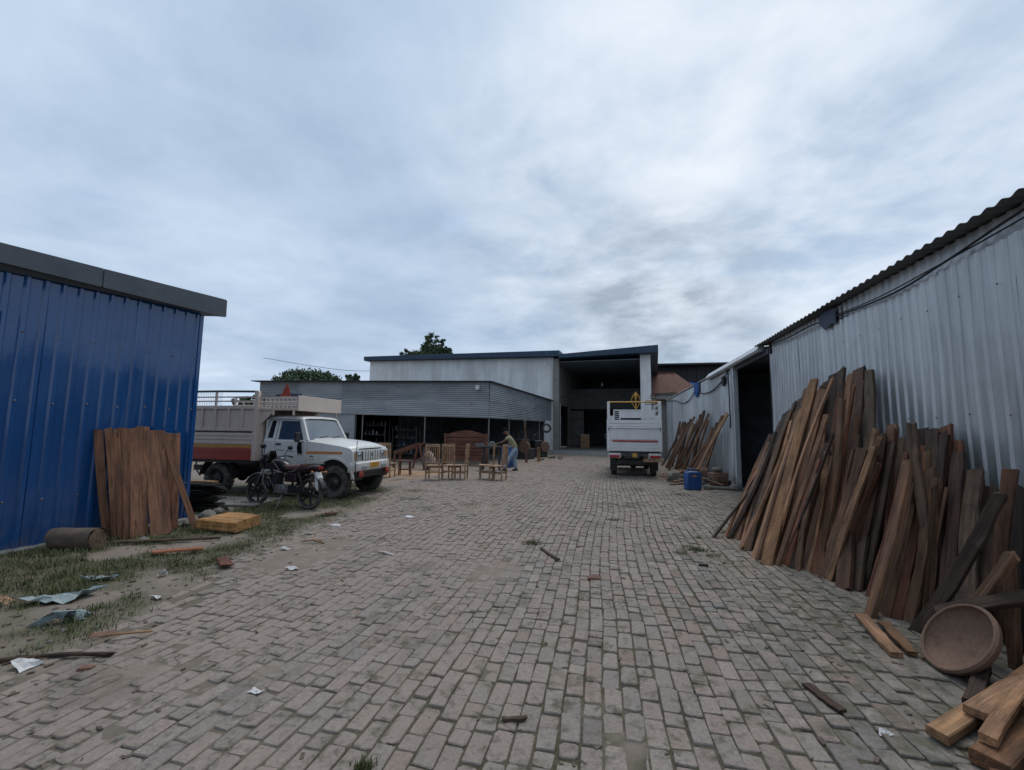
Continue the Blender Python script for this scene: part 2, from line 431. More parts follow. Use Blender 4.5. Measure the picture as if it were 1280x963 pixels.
MAT['cloth_red'] = plain('red_cloth', (0.33, 0.06, 0.04), 0.9, 0, 0.3)
MAT['drum_blue'] = plain('blue_plastic', (0.012, 0.065, 0.22), 0.4, 0, 0.2, dirt=(0.10, 0.10, 0.10))
MAT['rust'] = plain('rusty_iron', (0.185, 0.108, 0.072), 0.8, 0.0, 0.5, 10, dirt=(0.05, 0.035, 0.03), dirt_amt=0.6)
MAT['polished_wood'] = wood('reddish_furniture_wood', (0.135, 0.056, 0.034), 0.5, 0.3)
MAT['chair_wood'] = wood('raw_chair_wood', (0.36, 0.235, 0.15), 0.6, 0.25)
MAT['skin'] = plain('skin', (0.13, 0.07, 0.045), 0.6, 0, 0.1, 20)
MAT['hair'] = plain('black_hair', (0.008, 0.007, 0.007), 0.95, spec=0.1)
MAT['tee'] = plain('olive_tshirt', (0.24, 0.225, 0.135), 0.9, 0, 0.2, 14)
MAT['jeans'] = plain('faded_jeans', (0.22, 0.29, 0.37), 0.9, 0, 0.25, 12)
MAT['pale_shirt'] = plain('pale_shirt', (0.40, 0.33, 0.28), 0.9, 0, 0.2, 14)
MAT['grey_cloth'] = plain('grey_cloth', (0.12, 0.12, 0.135), 0.9, 0, 0.2, 14)
MAT['paper'] = plain('scrap_paper', (0.55, 0.54, 0.53), 0.8, 0, 0.2, 20)
MAT['sheet_scrap'] = plain('pale_sheet_scrap', (0.28, 0.34, 0.345), 0.6, 0, 0.3, 12, dirt=(0.15, 0.14, 0.11))
MAT['stone'] = plain('grubby_stone', (0.17, 0.16, 0.14), 0.9, 0, 0.4, 10, dirt=(0.08, 0.08, 0.05))
MAT['clay'] = plain('broken_clay', (0.16, 0.085, 0.06), 0.9, 0, 0.4, 14)
MAT['cable'] = plain('cable_black', (0.012, 0.014, 0.018), 0.6)
MAT['tarp'] = plain('dark_blue_tarp', (0.028, 0.042, 0.075), 0.6, 0, 0.3)
MAT['tarp_blue'] = plain('bright_tarp', (0.02, 0.09, 0.30), 0.5, 0, 0.2)
def glass():
    M = NM('vehicle_glass')
    M.nt.nodes.remove(M.b)
    t = M.n('ShaderNodeBsdfTransparent'); t.inputs[0].default_value = (0.32, 0.36, 0.38, 1)
    g = M.n('ShaderNodeBsdfGlossy'); g.inputs['Roughness'].default_value = 0.03; g.inputs[0].default_value = (0.9, 0.95, 1, 1)
    f = M.n('ShaderNodeFresnel'); f.inputs[0].default_value = 1.9
    k = M.rng(f.outputs[0], 0.0, 1.0, 0.13, 1.0)
    m = M.n('ShaderNodeMixShader'); M.l(k, m.inputs[0]); M.l(t.outputs[0], m.inputs[1]); M.l(g.outputs[0], m.inputs[2])
    M.l(m.outputs[0], M.out.inputs[0])
    return M.m
MAT['glass'] = glass()

def brick_mat():
    M = NM('worn_paving_brick'); p = M.pos()
    r = M.math('FRACT', M.math('ADD', M.rnd(), M.attr('brnd').outputs['Fac']))
    c = M.ramp(r, [(0.0, (0.258, 0.210, 0.184)), (0.15, (0.225, 0.202, 0.180)), (0.3, (0.285, 0.243, 0.212)), (0.45, (0.20, 0.188, 0.172)), (0.6, (0.262, 0.212, 0.185)), (0.72, (0.238, 0.205, 0.180)), (0.86, (0.165, 0.150, 0.136)), (0.93, (0.235, 0.178, 0.15)), (1.0, (0.262, 0.228, 0.20))])
    n1 = M.noise(p, 4.5, 6, 0.62); n2 = M.noise(p, 55, 5, 0.7); n3 = M.noise(M.map(p, (1.0, 0.22, 1)), 1.3, 6, 0.62); n4 = M.noise(p, 17, 6, 0.68, 0.4); n5 = M.noise(p, 9, 5, 0.65, 0.3)
    c = M.mix(1.0, c, M.ramp(n2, [(0.3, (0.66,)*3), (0.62, (1.14,)*3)]), 'MULTIPLY')
    c = M.mix(1.0, c, M.ramp(n4, [(0.3, (0.78,)*3), (0.65, (1.12,)*3)]), 'MULTIPLY')
    sx = M.n('ShaderNodeSeparateXYZ'); M.l(p, sx.inputs[0])
    left = M.rng(sx.outputs[0], -3.2, 0.8, 1.0, 0.0, True)
    dust = M.rng(M.math('ADD', n3, M.math('ADD', M.math('MULTIPLY', n5, 0.35), M.math('MULTIPLY', left, 0.14))), 0.60, 0.86, 0.0, 0.85)
    c = M.mix(dust, c, M.mix(n2, (0.215, 0.175, 0.15), (0.295, 0.243, 0.21)))            # trodden dust
    alg = M.math('MULTIPLY', M.rng(M.math('ADD', n4, M.math('MULTIPLY', n5, 0.5)), 0.74, 0.90), M.rng(n1, 0.40, 0.62, 0.15, 0.9))
    c = M.mix(alg, c, (0.072, 0.068, 0.055))   # scuffs, black algae
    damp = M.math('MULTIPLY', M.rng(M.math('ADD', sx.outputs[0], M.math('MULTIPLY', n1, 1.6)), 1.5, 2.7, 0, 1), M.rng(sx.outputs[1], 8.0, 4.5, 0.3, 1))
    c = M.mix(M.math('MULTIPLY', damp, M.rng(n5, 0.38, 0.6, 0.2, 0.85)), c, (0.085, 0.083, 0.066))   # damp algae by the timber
    c = M.mix(M.math('MULTIPLY', M.rng(n1, 0.54, 0.70), 0.6), c, (0.125, 0.112, 0.078))
    oil = M.noise(p, 0.75, 3, 0.5)
    c = M.mix(M.rng(oil, 0.62, 0.72, 0, 0.55), c, (0.085, 0.078, 0.066))
    M.bump(M.math('ADD', n2, M.math('MULTIPLY', n4, 1.6)), 0.9, 0.007)
    return M.set(c, 0.93, 0, 0.15)
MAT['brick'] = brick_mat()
def soil_mat():
    M = NM('trodden_soil'); p = M.pos()
    n1 = M.noise(p, 3.0, 6, 0.65); n2 = M.noise(p, 30, 4, 0.65); n3 = M.noise(p, 0.7, 4, 0.6)
    moss = M.attr('moss').outputs['Fac']; green = M.attr('green').outputs['Fac']; saw = M.attr('saw').outputs['Fac']
    c = M.mix(M.rng(n1, 0.35, 0.65), (0.165, 0.137, 0.112), (0.235, 0.198, 0.167))
    c = M.mix(M.rng(n3, 0.45, 0.7, 0, 0.5), c, (0.225, 0.178, 0.148))
    c = M.mix(M.math('MULTIPLY', moss, M.rng(n1, 0.25, 0.55, 0.7, 1.0)), c, M.mix(M.rng(n2, 0.4, 0.6), (0.055, 0.046, 0.033), (0.085, 0.078, 0.05)))
    c = M.mix(M.math('MULTIPLY', green, M.rng(n1, 0.35, 0.6, 0.3, 1)), c, (0.06, 0.064, 0.032))
    c = M.mix(M.math('MULTIPLY', saw, M.rng(n1, 0.3, 0.6, 0.4, 1)), c, (0.32, 0.20, 0.12))
    c = M.mix(M.rng(n2, 0.58, 0.75, 0, 0.5), c, (0.10, 0.085, 0.07))
    M.bump(M.math('ADD', n2, n1), 0.7, 0.02)
    return M.set(c, 0.95, 0, 0.12)
MAT['soil'] = soil_mat()
def leaf_mat(name, a, b):
    M = NM(name); p = M.pos(); r = M.attr('lrnd').outputs['Fac']
    c = M.mix(r, a, b)
    c = M.mix(M.rng(M.noise(p, 2.0, 3), 0.4, 0.7, 0, 0.5), c, (a[0]*0.6, a[1]*0.6, a[2]*0.6))
    return M.set(c, 0.7, 0, 0.25)
MAT['grass'] = leaf_mat('grass_blades', (0.05, 0.078, 0.024), (0.15, 0.135, 0.072))
MAT['leaf'] = leaf_mat('tree_leaves', (0.045, 0.075, 0.042), (0.085, 0.12, 0.065))
MAT['bark'] = plain('bark', (0.11, 0.085, 0.065), 0.9, 0, 0.4)
# ------------------------------------------------------------------ ground
def und(x, y):
    """gentle unevenness of the yard"""
    return 0.035*(fbm(np.asarray(x)*0.45, np.asarray(y)*0.4, 5, 3)-0.5)
_EY = [-3, 0, 2.3, 4.07, 4.98, 7.75, 10.9, 12.5, 14.0, 16, 19.5, 34]
_EX = [-3.1, -3.5, -3.85, -4.25, -4.5, -5.0, -5.7, -7.5, -8.5, -7.2, -5.0, -4.0]
def edge_x(y): return np.interp(y, _EY, _EX)
def edge_w(x, y): return edge_x(y) + 0.5*(fbm(np.asarray(x)*0.7+3, np.asarray(y)*1.3, 11, 3)-0.5)

def smooth01(t):
    t = np.clip(t, 0, 1); return t*t*(3-2*t)
def soil_h(x, y):
    x = np.asarray(x, float); y = np.asarray(y, float)
    inside = smooth01((x-edge_w(x, y)+0.15)/0.5)       # 1 on the brick paving, 0 on the verge
    n = fbm(x*2.2, y*2.2, 21, 4)-0.5
    fine = fbm(x*9, y*9, 31, 3)-0.5
    dusty = smooth01((-x-0.8)/2.8)*0.72 + smooth01((y-9)/8)*0.25 + 0.0
    cov = smooth01((fbm(x*0.8+7, y*0.8, 41, 4)-0.60+dusty*0.30)/0.22)
    hb = -0.0092 + 0.007*n + 0.010*fine + 0.0110*cov
    hg = 0.012 + 0.07*n*0.8 + 0.03*fine
    return und(x, y) + hb*inside + hg*(1-inside), inside, cov

gp = MB(); gp.add([(-400, -300, -0.09), (400, -300, -0.09), (400, 900, -0.09), (-400, 900, -0.09)], [(0, 1, 2, 3)])
g0 = gp.build('ground', MAT['soil']); struct(g0)

xs = np.concatenate([np.arange(-30, -9, 0.6), np.arange(-9, 3.66, 0.055), [3.9, 4.5]])
ys = [-1.0]
while ys[-1] < 45:
    ys.append(ys[-1]+(0.055 if ys[-1] < 5 else 0.055+0.012*(ys[-1]-5)))
ys = np.array(ys)
GX, GY = np.meshgrid(xs, ys)
HZ, INS, COV = soil_h(GX, GY)
nx, ny = len(xs), len(ys)
vv = np.stack([GX.ravel(), GY.ravel(), HZ.ravel()], 1)
ii = np.arange(nx*ny).reshape(ny, nx)
ff = np.stack([ii[:-1, :-1].ravel(), ii[:-1, 1:].ravel(), ii[1:, 1:].ravel(), ii[1:, :-1].ravel()], 1)
def mesh_np(name, v, f):
    me = bpy.data.meshes.new(name)
    k = f.shape[1]
    me.vertices.add(len(v)); me.vertices.foreach_set('co', np.ascontiguousarray(v, np.float32).ravel())
    me.loops.add(f.size); me.loops.foreach_set('vertex_index', np.ascontiguousarray(f, np.int32).ravel())
    me.polygons.add(len(f)); me.polygons.foreach_set('loop_start', np.arange(0, f.size, k, dtype=np.int32))
    me.update(calc_edges=True)
    return me
def vattr(me, name, arr, dom='POINT'):
    a = me.attributes.new(name, 'FLOAT', dom); a.data.foreach_set('value', np.ascontiguousarray(arr, np.float32).ravel())
me = mesh_np('soil', vv, ff); me.shade_smooth()
moss = INS*(0.30+0.70*smooth01((GX+2.6)/3.0))*smooth01((22-GY)/10)*(1-0.75*COV)+INS*0.25
moss = moss*(0.12+0.88*smooth01((-0.0012-(HZ-und(GX, GY)))/0.003))
vattr(me, 'moss', np.clip(moss, 0, 1))
green = (1-INS)*smooth01((12.5-GY)/3)*smooth01((fbm(GX*1.1, GY*1.1, 77, 4)-0.25)/0.18)
vattr(me, 'green', np.clip(green, 0, 1))
saw = smooth01((fbm(GX*0.9, GY*0.9, 91, 3)-0.40)/0.2)*np.exp(-(((GX+6.9)/2.2)**2+((GY-15.2)/1.9)**2))
vattr(me, 'saw', np.clip(saw*1.5, 0, 1))
soil = link('soil', me, MAT['soil']); struct(soil)

# ---- brick paving: worn bricks laid flat in long uneven courses
BW = 0.109
def brick_proto(seed, L_, W_, low=False):
    r = random.Random(seed); a, b = L_/2-0.001, W_/2-0.001
    c = r.uniform(0.004, 0.019)
    ring = []
    for sx, sy, o in ((1, -1, 1), (1, 1, 0), (-1, 1, 1), (-1, -1, 0)):
        c2 = c*r.uniform(0.5, 1.6)
        q = [(sx*b, sy*(a-c2)), (sx*(b-c2), sy*a)]
        if o: q.reverse()
        ring += q
    # ring runs round the outline; u across the course, v along it
    ring = [(u+r.uniform(-.005, .0035), v+r.uniform(-.007, .005)) for u, v in ring]
    n = len(ring)
    ins = r.uniform(0.002, 0.005)
    top = [(u*(1-ins/b), v*(1-ins/a), r.uniform(-0.0012, 0.0012)) for u, v in ring]
    mid = [(u, v, -0.0050+r.uniform(-.0015, .001)) for u, v in ring]
    vs = top+mid; fs = [tuple(range(n))]
    fs += [(i, i+n, (i+1) % n+n, (i+1) % n) for i in range(n)]
    if not low:
        vs += [(u, v, -0.045) for u, v in ring]
        fs += [(i+n, i+2*n, (i+1) % n+2*n, (i+1) % n+n) for i in range(n)]
    # make the top face point up
    a0 = sum(top[i][0]*top[(i+1) % n][1]-top[(i+1) % n][0]*top[i][1] for i in range(n))
    if a0 < 0: fs = [tuple(reversed(f)) for f in fs]
    return vs, fs
KINDS = {}      # (full/half/long, variant) -> proto
LEN = {'full': 0.226, 'half': 0.114, 'long': 0.248, 'bat': 0.166}
for k, l_ in LEN.items():
    for s_ in range(8):
        KINDS[k, s_] = (brick_proto(s_*31+len(k)*7+int(l_*1000), l_-0.005, BW-0.005), brick_proto(s_*31+len(k)*7+int(l_*1000), l_-0.005, BW-0.005, True))
br = random.Random(3)
lay = []
ncol = int((3.47+9.0)/BW)
for ci in range(ncol):
    cx_ = 3.44-ci*BW-BW/2
    y = -0.6+br.uniform(0, 0.25)
    while y < 31.5:
        t = br.random()
        k = 'full' if t < 0.50 else 'half' if t < 0.78 else 'bat' if t < 0.92 else 'long'
        l_ = LEN[k]
        lay.append((cx_, y+l_/2, k, br.randrange(8), br.uniform(-1, 1), br.uniform(-1, 1), br.uniform(-1, 1), br.uniform(-1, 1), br.random()))
        y += l_+br.uniform(-0.002, 0.009)
A = np.array([[q[0], q[1]] for q in lay])
dx = 0.24*(fbm(A[:, 0]*0.22, A[:, 1]*0.28, 61, 2)-0.5)+0.020*(fbm(A[:, 0]*2.3, A[:, 1]*1.4, 63, 2)-0.5)
dy = 0.30*(fbm(A[:, 0]*0.35, A[:, 1]*0.2, 67, 2)-0.5)
e_ = 0.05
dxy = (0.24*(fbm(A[:, 0]*0.22, (A[:, 1]+e_)*0.28, 61, 2)-fbm(A[:, 0]*0.22, (A[:, 1]-e_)*0.28, 61, 2)))/(2*e_)
PXY = A+np.stack([dx, dy], 1)
keep = PXY[:, 0] > edge_w(PXY[:, 0], PXY[:, 1])+0.02
keep &= ~((PXY[:, 1] > 12.5) & (PXY[:, 0] < -6.5+0.25*(PXY[:, 1]-12.5)))
UZ = und(PXY[:, 0], PXY[:, 1])
keep &= ~((PXY[:, 0] < edge_w(PXY[:, 0], PXY[:, 1])+0.5) & (np.array([q[8] for q in lay]) < 0.3))
# slope of the yard under each brick
SX = (und(PXY[:, 0]+0.05, PXY[:, 1])-und(PXY[:, 0]-0.05, PXY[:, 1]))/0.1
SY = (und(PXY[:, 0], PXY[:, 1]+0.05)-und(PXY[:, 0], PXY[:, 1]-0.05))/0.1
def in_view(p):
    v = Vector((p[0], p[1], 0))-Vector((0, 0, 1.55)); z = v.dot(_fw)
    if z < 0.3: return False
    return abs(v.dot(_r2)/z) < 1.17 and abs(v.dot(_u2)/z) < 0.88
order = sorted((i for i in range(len(lay)) if keep[i]), key=lambda i: (0 if in_view(PXY[i]) else 1, (PXY[i][0]**2+PXY[i][1]**2+2.4)/(1.0 if lay[i][2] != 'half' else 0.62)))
paving = bpy.data.objects.new('brick_paving', None); COL.objects.link(paving); struct(paving)
PM = {}
for k, (hi, lo) in KINDS.items():
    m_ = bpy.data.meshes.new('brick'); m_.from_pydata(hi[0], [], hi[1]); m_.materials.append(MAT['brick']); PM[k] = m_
def brick_M(i):
    q = lay[i]
    ang = -math.atan(dxy[i])+q[4]*0.036
    ex = Vector((1, 0, SX[i]+q[5]*0.034)).normalized(); ey = Vector((0, 1, SY[i]+q[6]*0.026)).normalized()
    ez = ex.cross(ey).normalized(); ey = ez.cross(ex)
    M3 = Matrix((ex, ey, ez)).transposed().to_4x4() @ Matrix.Rotation(ang, 4, 'Z')
    M3 = M3 @ Matrix.Diagonal((.984+.022*q[6], .986+.016*q[5], 1, 1))
    M3.translation = (PXY[i][0]+q[7]*0.003, PXY[i][1]+q[4]*.003, UZ[i]+q[7]*0.0055)
    return M3
for i in order[:300]:
    o = bpy.data.objects.new('brick', PM[lay[i][2], lay[i][3]]); COL.objects.link(o); o.parent = paving
    o.matrix_local = brick_M(i)
bv, bf8, bf4, rb = [], [], [], []
fv = []
cnt = 0
faces = []
for i in order[300:]:
    hi, lo = KINDS[lay[i][2], lay[i][3]]
    v_, f_ = lo if PXY[i][1] > 6 else hi
    M3 = np.array(brick_M(i))
    v_ = np.array(v_) @ M3[:3, :3].T + M3[:3, 3]
    bv.append(v_); rb.append(np.full(len(v_), lay[i][8]))
    faces += [tuple(a+cnt for a in q) for q in f_]
    cnt += len(v_)
bv = np.concatenate(bv); rb = np.concatenate(rb)
me = bpy.data.meshes.new('bricks'); me.from_pydata(bv.tolist(), [], faces)
vattr(me, 'brnd', rb)
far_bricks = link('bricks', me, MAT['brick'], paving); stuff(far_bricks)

# ---- grass
def blades(name, pts, hmin, hmax, seed, parent=None, width=0.004, lean=0.6):
    r = np.random.default_rng(seed); n = len(pts)
    h = (hmin+(hmax-hmin)*r.random(n)**2.2)*pts[:, 3]
    a = r.uniform(0, 2*np.pi, n); l = r.uniform(0.15, lean, n)*h
    bx, by = np.cos(a), np.sin(a)
    w = width*r.uniform(0.6, 1.5, n)
    base = pts[:, :3]
    p0 = base+np.stack([-by*w, bx*w, np.zeros(n)], 1); p1 = base+np.stack([by*w, -bx*w, np.zeros(n)], 1)
    m0 = base+np.stack([bx*l*0.4-by*w*0.7, by*l*0.4+bx*w*0.7, h*0.6], 1); m1 = base+np.stack([bx*l*0.4+by*w*0.7, by*l*0.4-bx*w*0.7, h*0.6], 1)
    tp = base+np.stack([bx*l, by*l, h*0.95], 1)
    v = np.stack([p0, p1, m1, m0, tp], 1).reshape(-1, 3)
    k = np.arange(n)[:, None]*5
    f = np.concatenate([k+np.array([[0, 1, 2]]), k+np.array([[0, 2, 3]]), k+np.array([[3, 2, 4]])])
    me = mesh_np(name, v, f)
    vattr(me, 'lrnd', np.repeat(r.random(n)**1.2, 5))
    o = link(name, me, MAT['grass'], parent); return stuff(o)
r_ = np.random.default_rng(5)
n_ = 520000
gx = r_.uniform(-8.6, -3.0, n_); gy = r_.uniform(1.4, 12.5, n_)
_, ins_, _ = soil_h(gx, gy)
dens = smooth01((fbm(gx*1.1, gy*1.1, 77, 4)-0.31)/0.18)*(0.35+0.65*smooth01((fbm(gx*4, gy*4, 79, 3)-0.4)/0.25))
dens *= (1-ins_)*np.clip(1.25-gy/15, 0.25, 1)
ok = (r_.random(n_) < dens*0.8) & ~((gx < -7.0+0.094*(gy-6.36)) & (gy < 6.4))
gx, gy = gx[ok], gy[ok]
gh, _, _ = soil_h(gx, gy)
pts = np.stack([gx, gy, gh-0.004, 0.6+0.9*fbm(gx*2, gy*2, 83, 3)], 1)
g1 = blades('verge_grass', pts, 0.010, 0.075, 6, width=0.003, lean=1.1)
tag(g1, 'short patchy grass growing along the blue shed', 'grass')
# weeds rooted in the brick joints
TUFTS = [(-1.07, 6.31, .13, 260, .07), (-1.0, 6.24, .08, 120, .05), (-1.12, 2.03, .045, 260, .06), (0.09, 8.37, .14, 200, .05), (1.1, 6.53, .15, 320, .06), (0.85, 6.3, .1, 160, .045), (1.28, 7.3, .1, 150, .05),
         (0.35, 9.9, .25, 260, .05), (-0.1, 10.2, .18, 200, .05), (1.35, 8.8, .14, 160, .05), (-2.6, 7.9, .3, 260, .04), (-3.2, 6.1, .3, 260, .035), (-2.9, 9.2, .35, 260, .04), (0.0, 4.35, .22, 300, .03), (-0.25, 4.45, .15, 200, .03),
         (1.75, 7.8, .2, 300, .05), (-3.6, 8.6, .3, 260, .045), (0.7, 12.8, .35, 300, .06), (1.7, 12.0, .3, 260, .06), (-4.4, 9.6, .3, 360, .05), (-4.9, 10.9, .35, 400, .05), (1.9, 14.9, .4, 400, .08), (2.6, 10.2, .3, 300, .06), (0.2, 16.0, .3, 240, .06)]
tp = []
for x, y, s, n, hh in TUFTS:
    a = r_.normal(0, s*0.5, (n, 2)); px, py = x+a[:, 0], y+a[:, 1]*0.8
    tp.append(np.stack([px, py, soil_h(px, py)[0]-0.003, np.full(n, hh/0.05)], 1))
# fine moss-grass in the joints of the right half
nj = 26000
jx = r_.uniform(-4.5, 3.4, nj); jy = r_.uniform(1.5, 13, nj)
d_ = smooth01((fbm(jx*0.9, jy*0.9, 87, 4)-0.52)/0.14)*(0.4+0.6*smooth01((jx+3)/4))
jk = r_.random(nj) < d_*0.8
jx, jy = jx[jk], jy[jk]
tp.append(np.stack([jx, jy, soil_h(jx, jy)[0]-0.003, np.full(len(jx), 0.32)], 1))
g2 = blades('joint_weeds', np.concatenate(tp), 0.02, 0.055, 9, width=0.003, lean=0.9)
tag(g2, 'small weeds and moss growing in the brick joints', 'weeds')
# ------------------------------------------------------------------ corrugated sheeting
def trap(s, pitch):
    """rib profile: flat pan, raised rib"""
    u = (s/pitch) % 1.0
    if u < 0.55: return 0.0
    if u < 0.66: return (u-0.55)/0.11
    if u < 0.86: return 1.0
    if u < 0.97: return 1-(u-0.86)/0.11
    return 0.0
def sheet(o, u, v, n, width, length, pitch, depth, s0, kind='trap', rows=5, dent=0.0, seed=0, skew=0.0):
    """o corner, u across the ribs, v along the ribs, n outwards; s0 keeps the ribs in step from sheet to sheet"""
    o, u, v, n = map(Vector, (o, u, v, n))
    ss = set([0.0, width])
    if kind == 'trap':
        k = math.floor(s0/pitch)-1
        while k*pitch < s0+width+pitch:
            for q in (0.0, 0.55, 0.66, 0.86, 0.97):
                t = (k+q)*pitch-s0
                if 0 < t < width: ss.add(t)
            k += 1
    else:
        m = max(2, int(width/pitch*8))
        for a in range(m+1): ss.add(width*a/m)
    ss = sorted(ss)
    vs, fs = [], []
    r = random.Random(seed); ph = r.uniform(0, 9)
    for j in range(rows):
        t = length*j/(rows-1)
        for s in ss:
            d = depth*(trap(s+s0, pitch) if kind == 'trap' else 0.5+0.5*math.cos(2*math.pi*(s+s0)/pitch))
            d += dent*(math.sin(t*2.1+ph+s*1.7)*math.sin(s*2.9+ph*2+t))
            vs.append(o+u*s+v*(t+skew*s)+n*d)
    m = len(ss)
    for j in range(rows-1):
        for a in range(m-1):
            fs.append((j*m+a, j*m+a+1, (j+1)*m+a+1, (j+1)*m+a))
    b = MB(); b.add(vs, fs); return b

# ------------------------------------------------------------------ right: long shed of galvanised sheets
XW = 3.52
rs = thing('sheet_metal_shed', 'long shed of grey galvanised corrugated sheets along the right side of the yard', 'shed', (0, 0, 0))
k = 0
y = 1.0
while y < 10.85:           # near wall, lower course, ribs vertical
    w = min(0.92, 10.88-y)
    sheet((XW-0.004*(k % 2), y, 0.0), (0, 1, 0), (0, 0, 1), (-1, 0, 0), w+0.03, 3.32+0.02*math.sin(k*2.3), 0.155, 0.022, y, rows=9, dent=0.012, seed=k).build('sheet', MAT['galv'], rs)
    y += w; k += 1
y = 1.0
while y < 10.85:           # strip under the eave, set back behind the lower sheets
    w = min(1.35, 10.88-y)
    sheet((XW+0.035-0.004*(k % 2), y, 3.20), (0, 1, 0), (0, 0, 1), (-1, 0, 0), w+0.02, 0.37, 0.155, 0.022, y+.05, rows=3, dent=0.003, seed=k).build('sheet', MAT['galv'], rs)
    y += w; k += 1
y = 13.75
while y < 29.4:            # far wall beyond the doorway
    w = min(0.92, 29.45-y)
    sheet((XW-0.004*(k % 2), y, 0.0), (0, 1, 0), (0, 0, 1), (-1, 0, 0), w+0.03, 3.50, 0.155, 0.022, y, rows=5, dent=0.006, seed=k).build('sheet', MAT['galv'], rs)
    y += w; k += 1
scr = MB().lathe([(0.0, 0.008), (0.005, 0.007), (0.009, 0.002), (0.010, 0.0)], 8); scm = None
for zz in (0.55, 1.75, 2.95):
    for q in range(26):
        yy = 1.13+q*.465 if q < 20 else 14.0+(q-20)*.62
        if 10.7 < yy < 13.9: continue
        o = scr.build('screw', MAT['rust'], rs) if scm is None else link('screw', scm, None, rs)
        scm = o.data
        o.matrix_local = Matrix.Translation((XW-.026, yy, zz+.015*math.sin(q*2.7+zz))) @ Matrix.Rotation(R(-90), 4, 'Y')
# roof: wavy sheets running away from the eave
y = 0.9
while y < 11.2:
    w = min(1.0, 11.25-y)
    sheet((XW-0.20, y, 3.555+0.004*(k % 2)), (0, 1, 0), Vector((1, 0, 0.10)).normalized(), (0, 0, 1), w+0.04, 7.2, 0.16, 0.028, y, 'sine', rows=2, seed=k).build('roof_sheet', MAT['roofgrey'], rs)
    y += w; k += 1
y = 11.25
while y < 29.6:
    w = min(1.0, 29.6-y)
    sheet((XW-0.05, y, 3.53+0.004*(k % 2)), (0, 1, 0), Vector((1, 0, 0.10)).normalized(), (0, 0, 1), w+0.04, 7.0, 0.20, 0.045, y, 'sine', rows=2, seed=k).build('roof_sheet', MAT['roofgrey'], rs)
    y += w; k += 1
b = MB()                    # eave purlin and door frame
b.beam((XW+0.10, 0.9, 3.53), (XW+0.10, 11.0, 3.53), 0.07, 0.07)
b.build('eave_purlin', MAT['darksteel'], rs)
b = MB(); b.prism([(-0.17, 0.0), (-0.05, 0.16), (0.0, 0.16), (0.0, 0.02), (-0.06, -0.05), (-0.14, -0.05)], 11.15, 16.9, 'y', Matrix.Translation((XW-0.02, 0, 3.47)))
b.build('gutter', MAT['galv'], rs)
b = MB(); b.box(XW-0.09, XW+0.06, 13.70, 13.92, 0, 3.46); b.build('door_post', MAT['galv'], rs, bevel=0.02)
b = MB(); b.box(XW-0.01, XW+0.10, 10.84, 10.93, 0, 3.60); b.build('door_post', MAT['darksteel'], rs, bevel=0.01)
b = MB(); b.box(XW-0.02, XW+0.10, 10.93, 13.70, 3.34, 3.47); b.build('door_lintel', MAT['flash'], rs)
b = MB(); b.box(10.3, 10.4, 0.9, 29.6, 0, 4.4); b.box(XW+.06, 10.3, 0.9, 1.0, 0, 3.7); b.box(XW+.06, 10.3, 29.47, 29.57, 0, 3.6)
b.box(XW+.06, 10.3, 10.2, 10.26, 0, 3.7); b.box(XW+0.06, 10.3, 16.4, 16.46, 0, 3.6)
b.build('back_wall', MAT['inside'], rs)
b = MB(); b.box(XW+.05, 10.3, 1.0, 29.47, 0.0, 0.05); b.build('concrete_floor', MAT['inside'], rs)
b = MB(); b.box(XW-0.10, XW+0.06, 13.95, 29.4, -0.05, 0.10); b.box(XW-0.10, XW+0.06, 1.0, 10.84, -0.05, 0.09); b.build('plinth', MAT['concrete'], rs, bevel=0.015)

# cables along the right wall
def cable(name, pts, r, label, group=None, n=6):
    P_ = [Vector(p) for p in pts]; fine = []
    for i in range(len(P_)-1):
        p0 = P_[max(i-1, 0)]; p1 = P_[i]; p2 = P_[i+1]; p3 = P_[min(i+2, len(P_)-1)]
        for s in range(6):
            t = s/6
            fine.append(0.5*((2*p1)+(-p0+p2)*t+(2*p0-5*p1+4*p2-p3)*t*t+(-p0+3*p1-3*p2+p3)*t**3))
    fine.append(P_[-1])
    b = MB(); b.tube(fine, r, n); o = b.build(name, MAT['cable'], smooth=True)
    return tag(o, label, 'cable', group)
cable('electric_cable', [(3.46, 1.5, 3.52), (3.46, 3.4, 3.54), (3.46, 4.55, 3.46), (3.455, 5.4, 3.36), (3.46, 6.3, 3.30), (3.46, 7.7, 3.37), (3.45, 8.6, 3.43), (3.46, 9.8, 3.44), (3.46, 10.9, 3.52)], 0.012, 'thicker black cable sagging along the top of the near sheet metal wall')
cable('electric_cable', [(3.465, 1.5, 3.46), (3.465, 3.4, 3.48), (3.465, 4.55, 3.40), (3.46, 5.6, 3.36), (3.465, 6.6, 3.345), (3.465, 7.8, 3.40)], 0.008, 'thin black cable just below the thicker one on the near wall')
cable('electric_cable', [(3.44, 14.0, 3.42), (3.44, 15.2, 3.12), (3.44, 16.6, 2.98), (3.44, 18.2, 3.05), (3.44, 19.2, 3.30), (3.44, 20.6, 3.02), (3.44, 22.6, 2.94), (3.44, 25.2, 3.25), (3.44, 28.6, 3.45)], 0.022, 'black cable looping along the wall beyond the doorway')
cable('electric_cable', [(3.41, 14.3, 3.44), (3.40, 14.05, 3.25), (3.40, 14.0, 2.6), (3.40, 14.0, 1.7)], 0.018, 'short cable running down the wall beside the doorway')
b = MB()
pts_ = [(7.70, 3.26), (7.72, 3.44), (7.76, 3.53), (8.22, 3.54), (8.26, 3.36), (8.05, 3.22), (7.86, 3.29)]
b.prism([(a, c) for a, c in pts_], 3.44, 3.452, 'x'); o = b.build('tarpaulin_scrap', MAT['tarp'], bevel=0.01)
tag(o, 'dark blue scrap of tarpaulin hanging under the eave of the metal wall', 'tarpaulin')
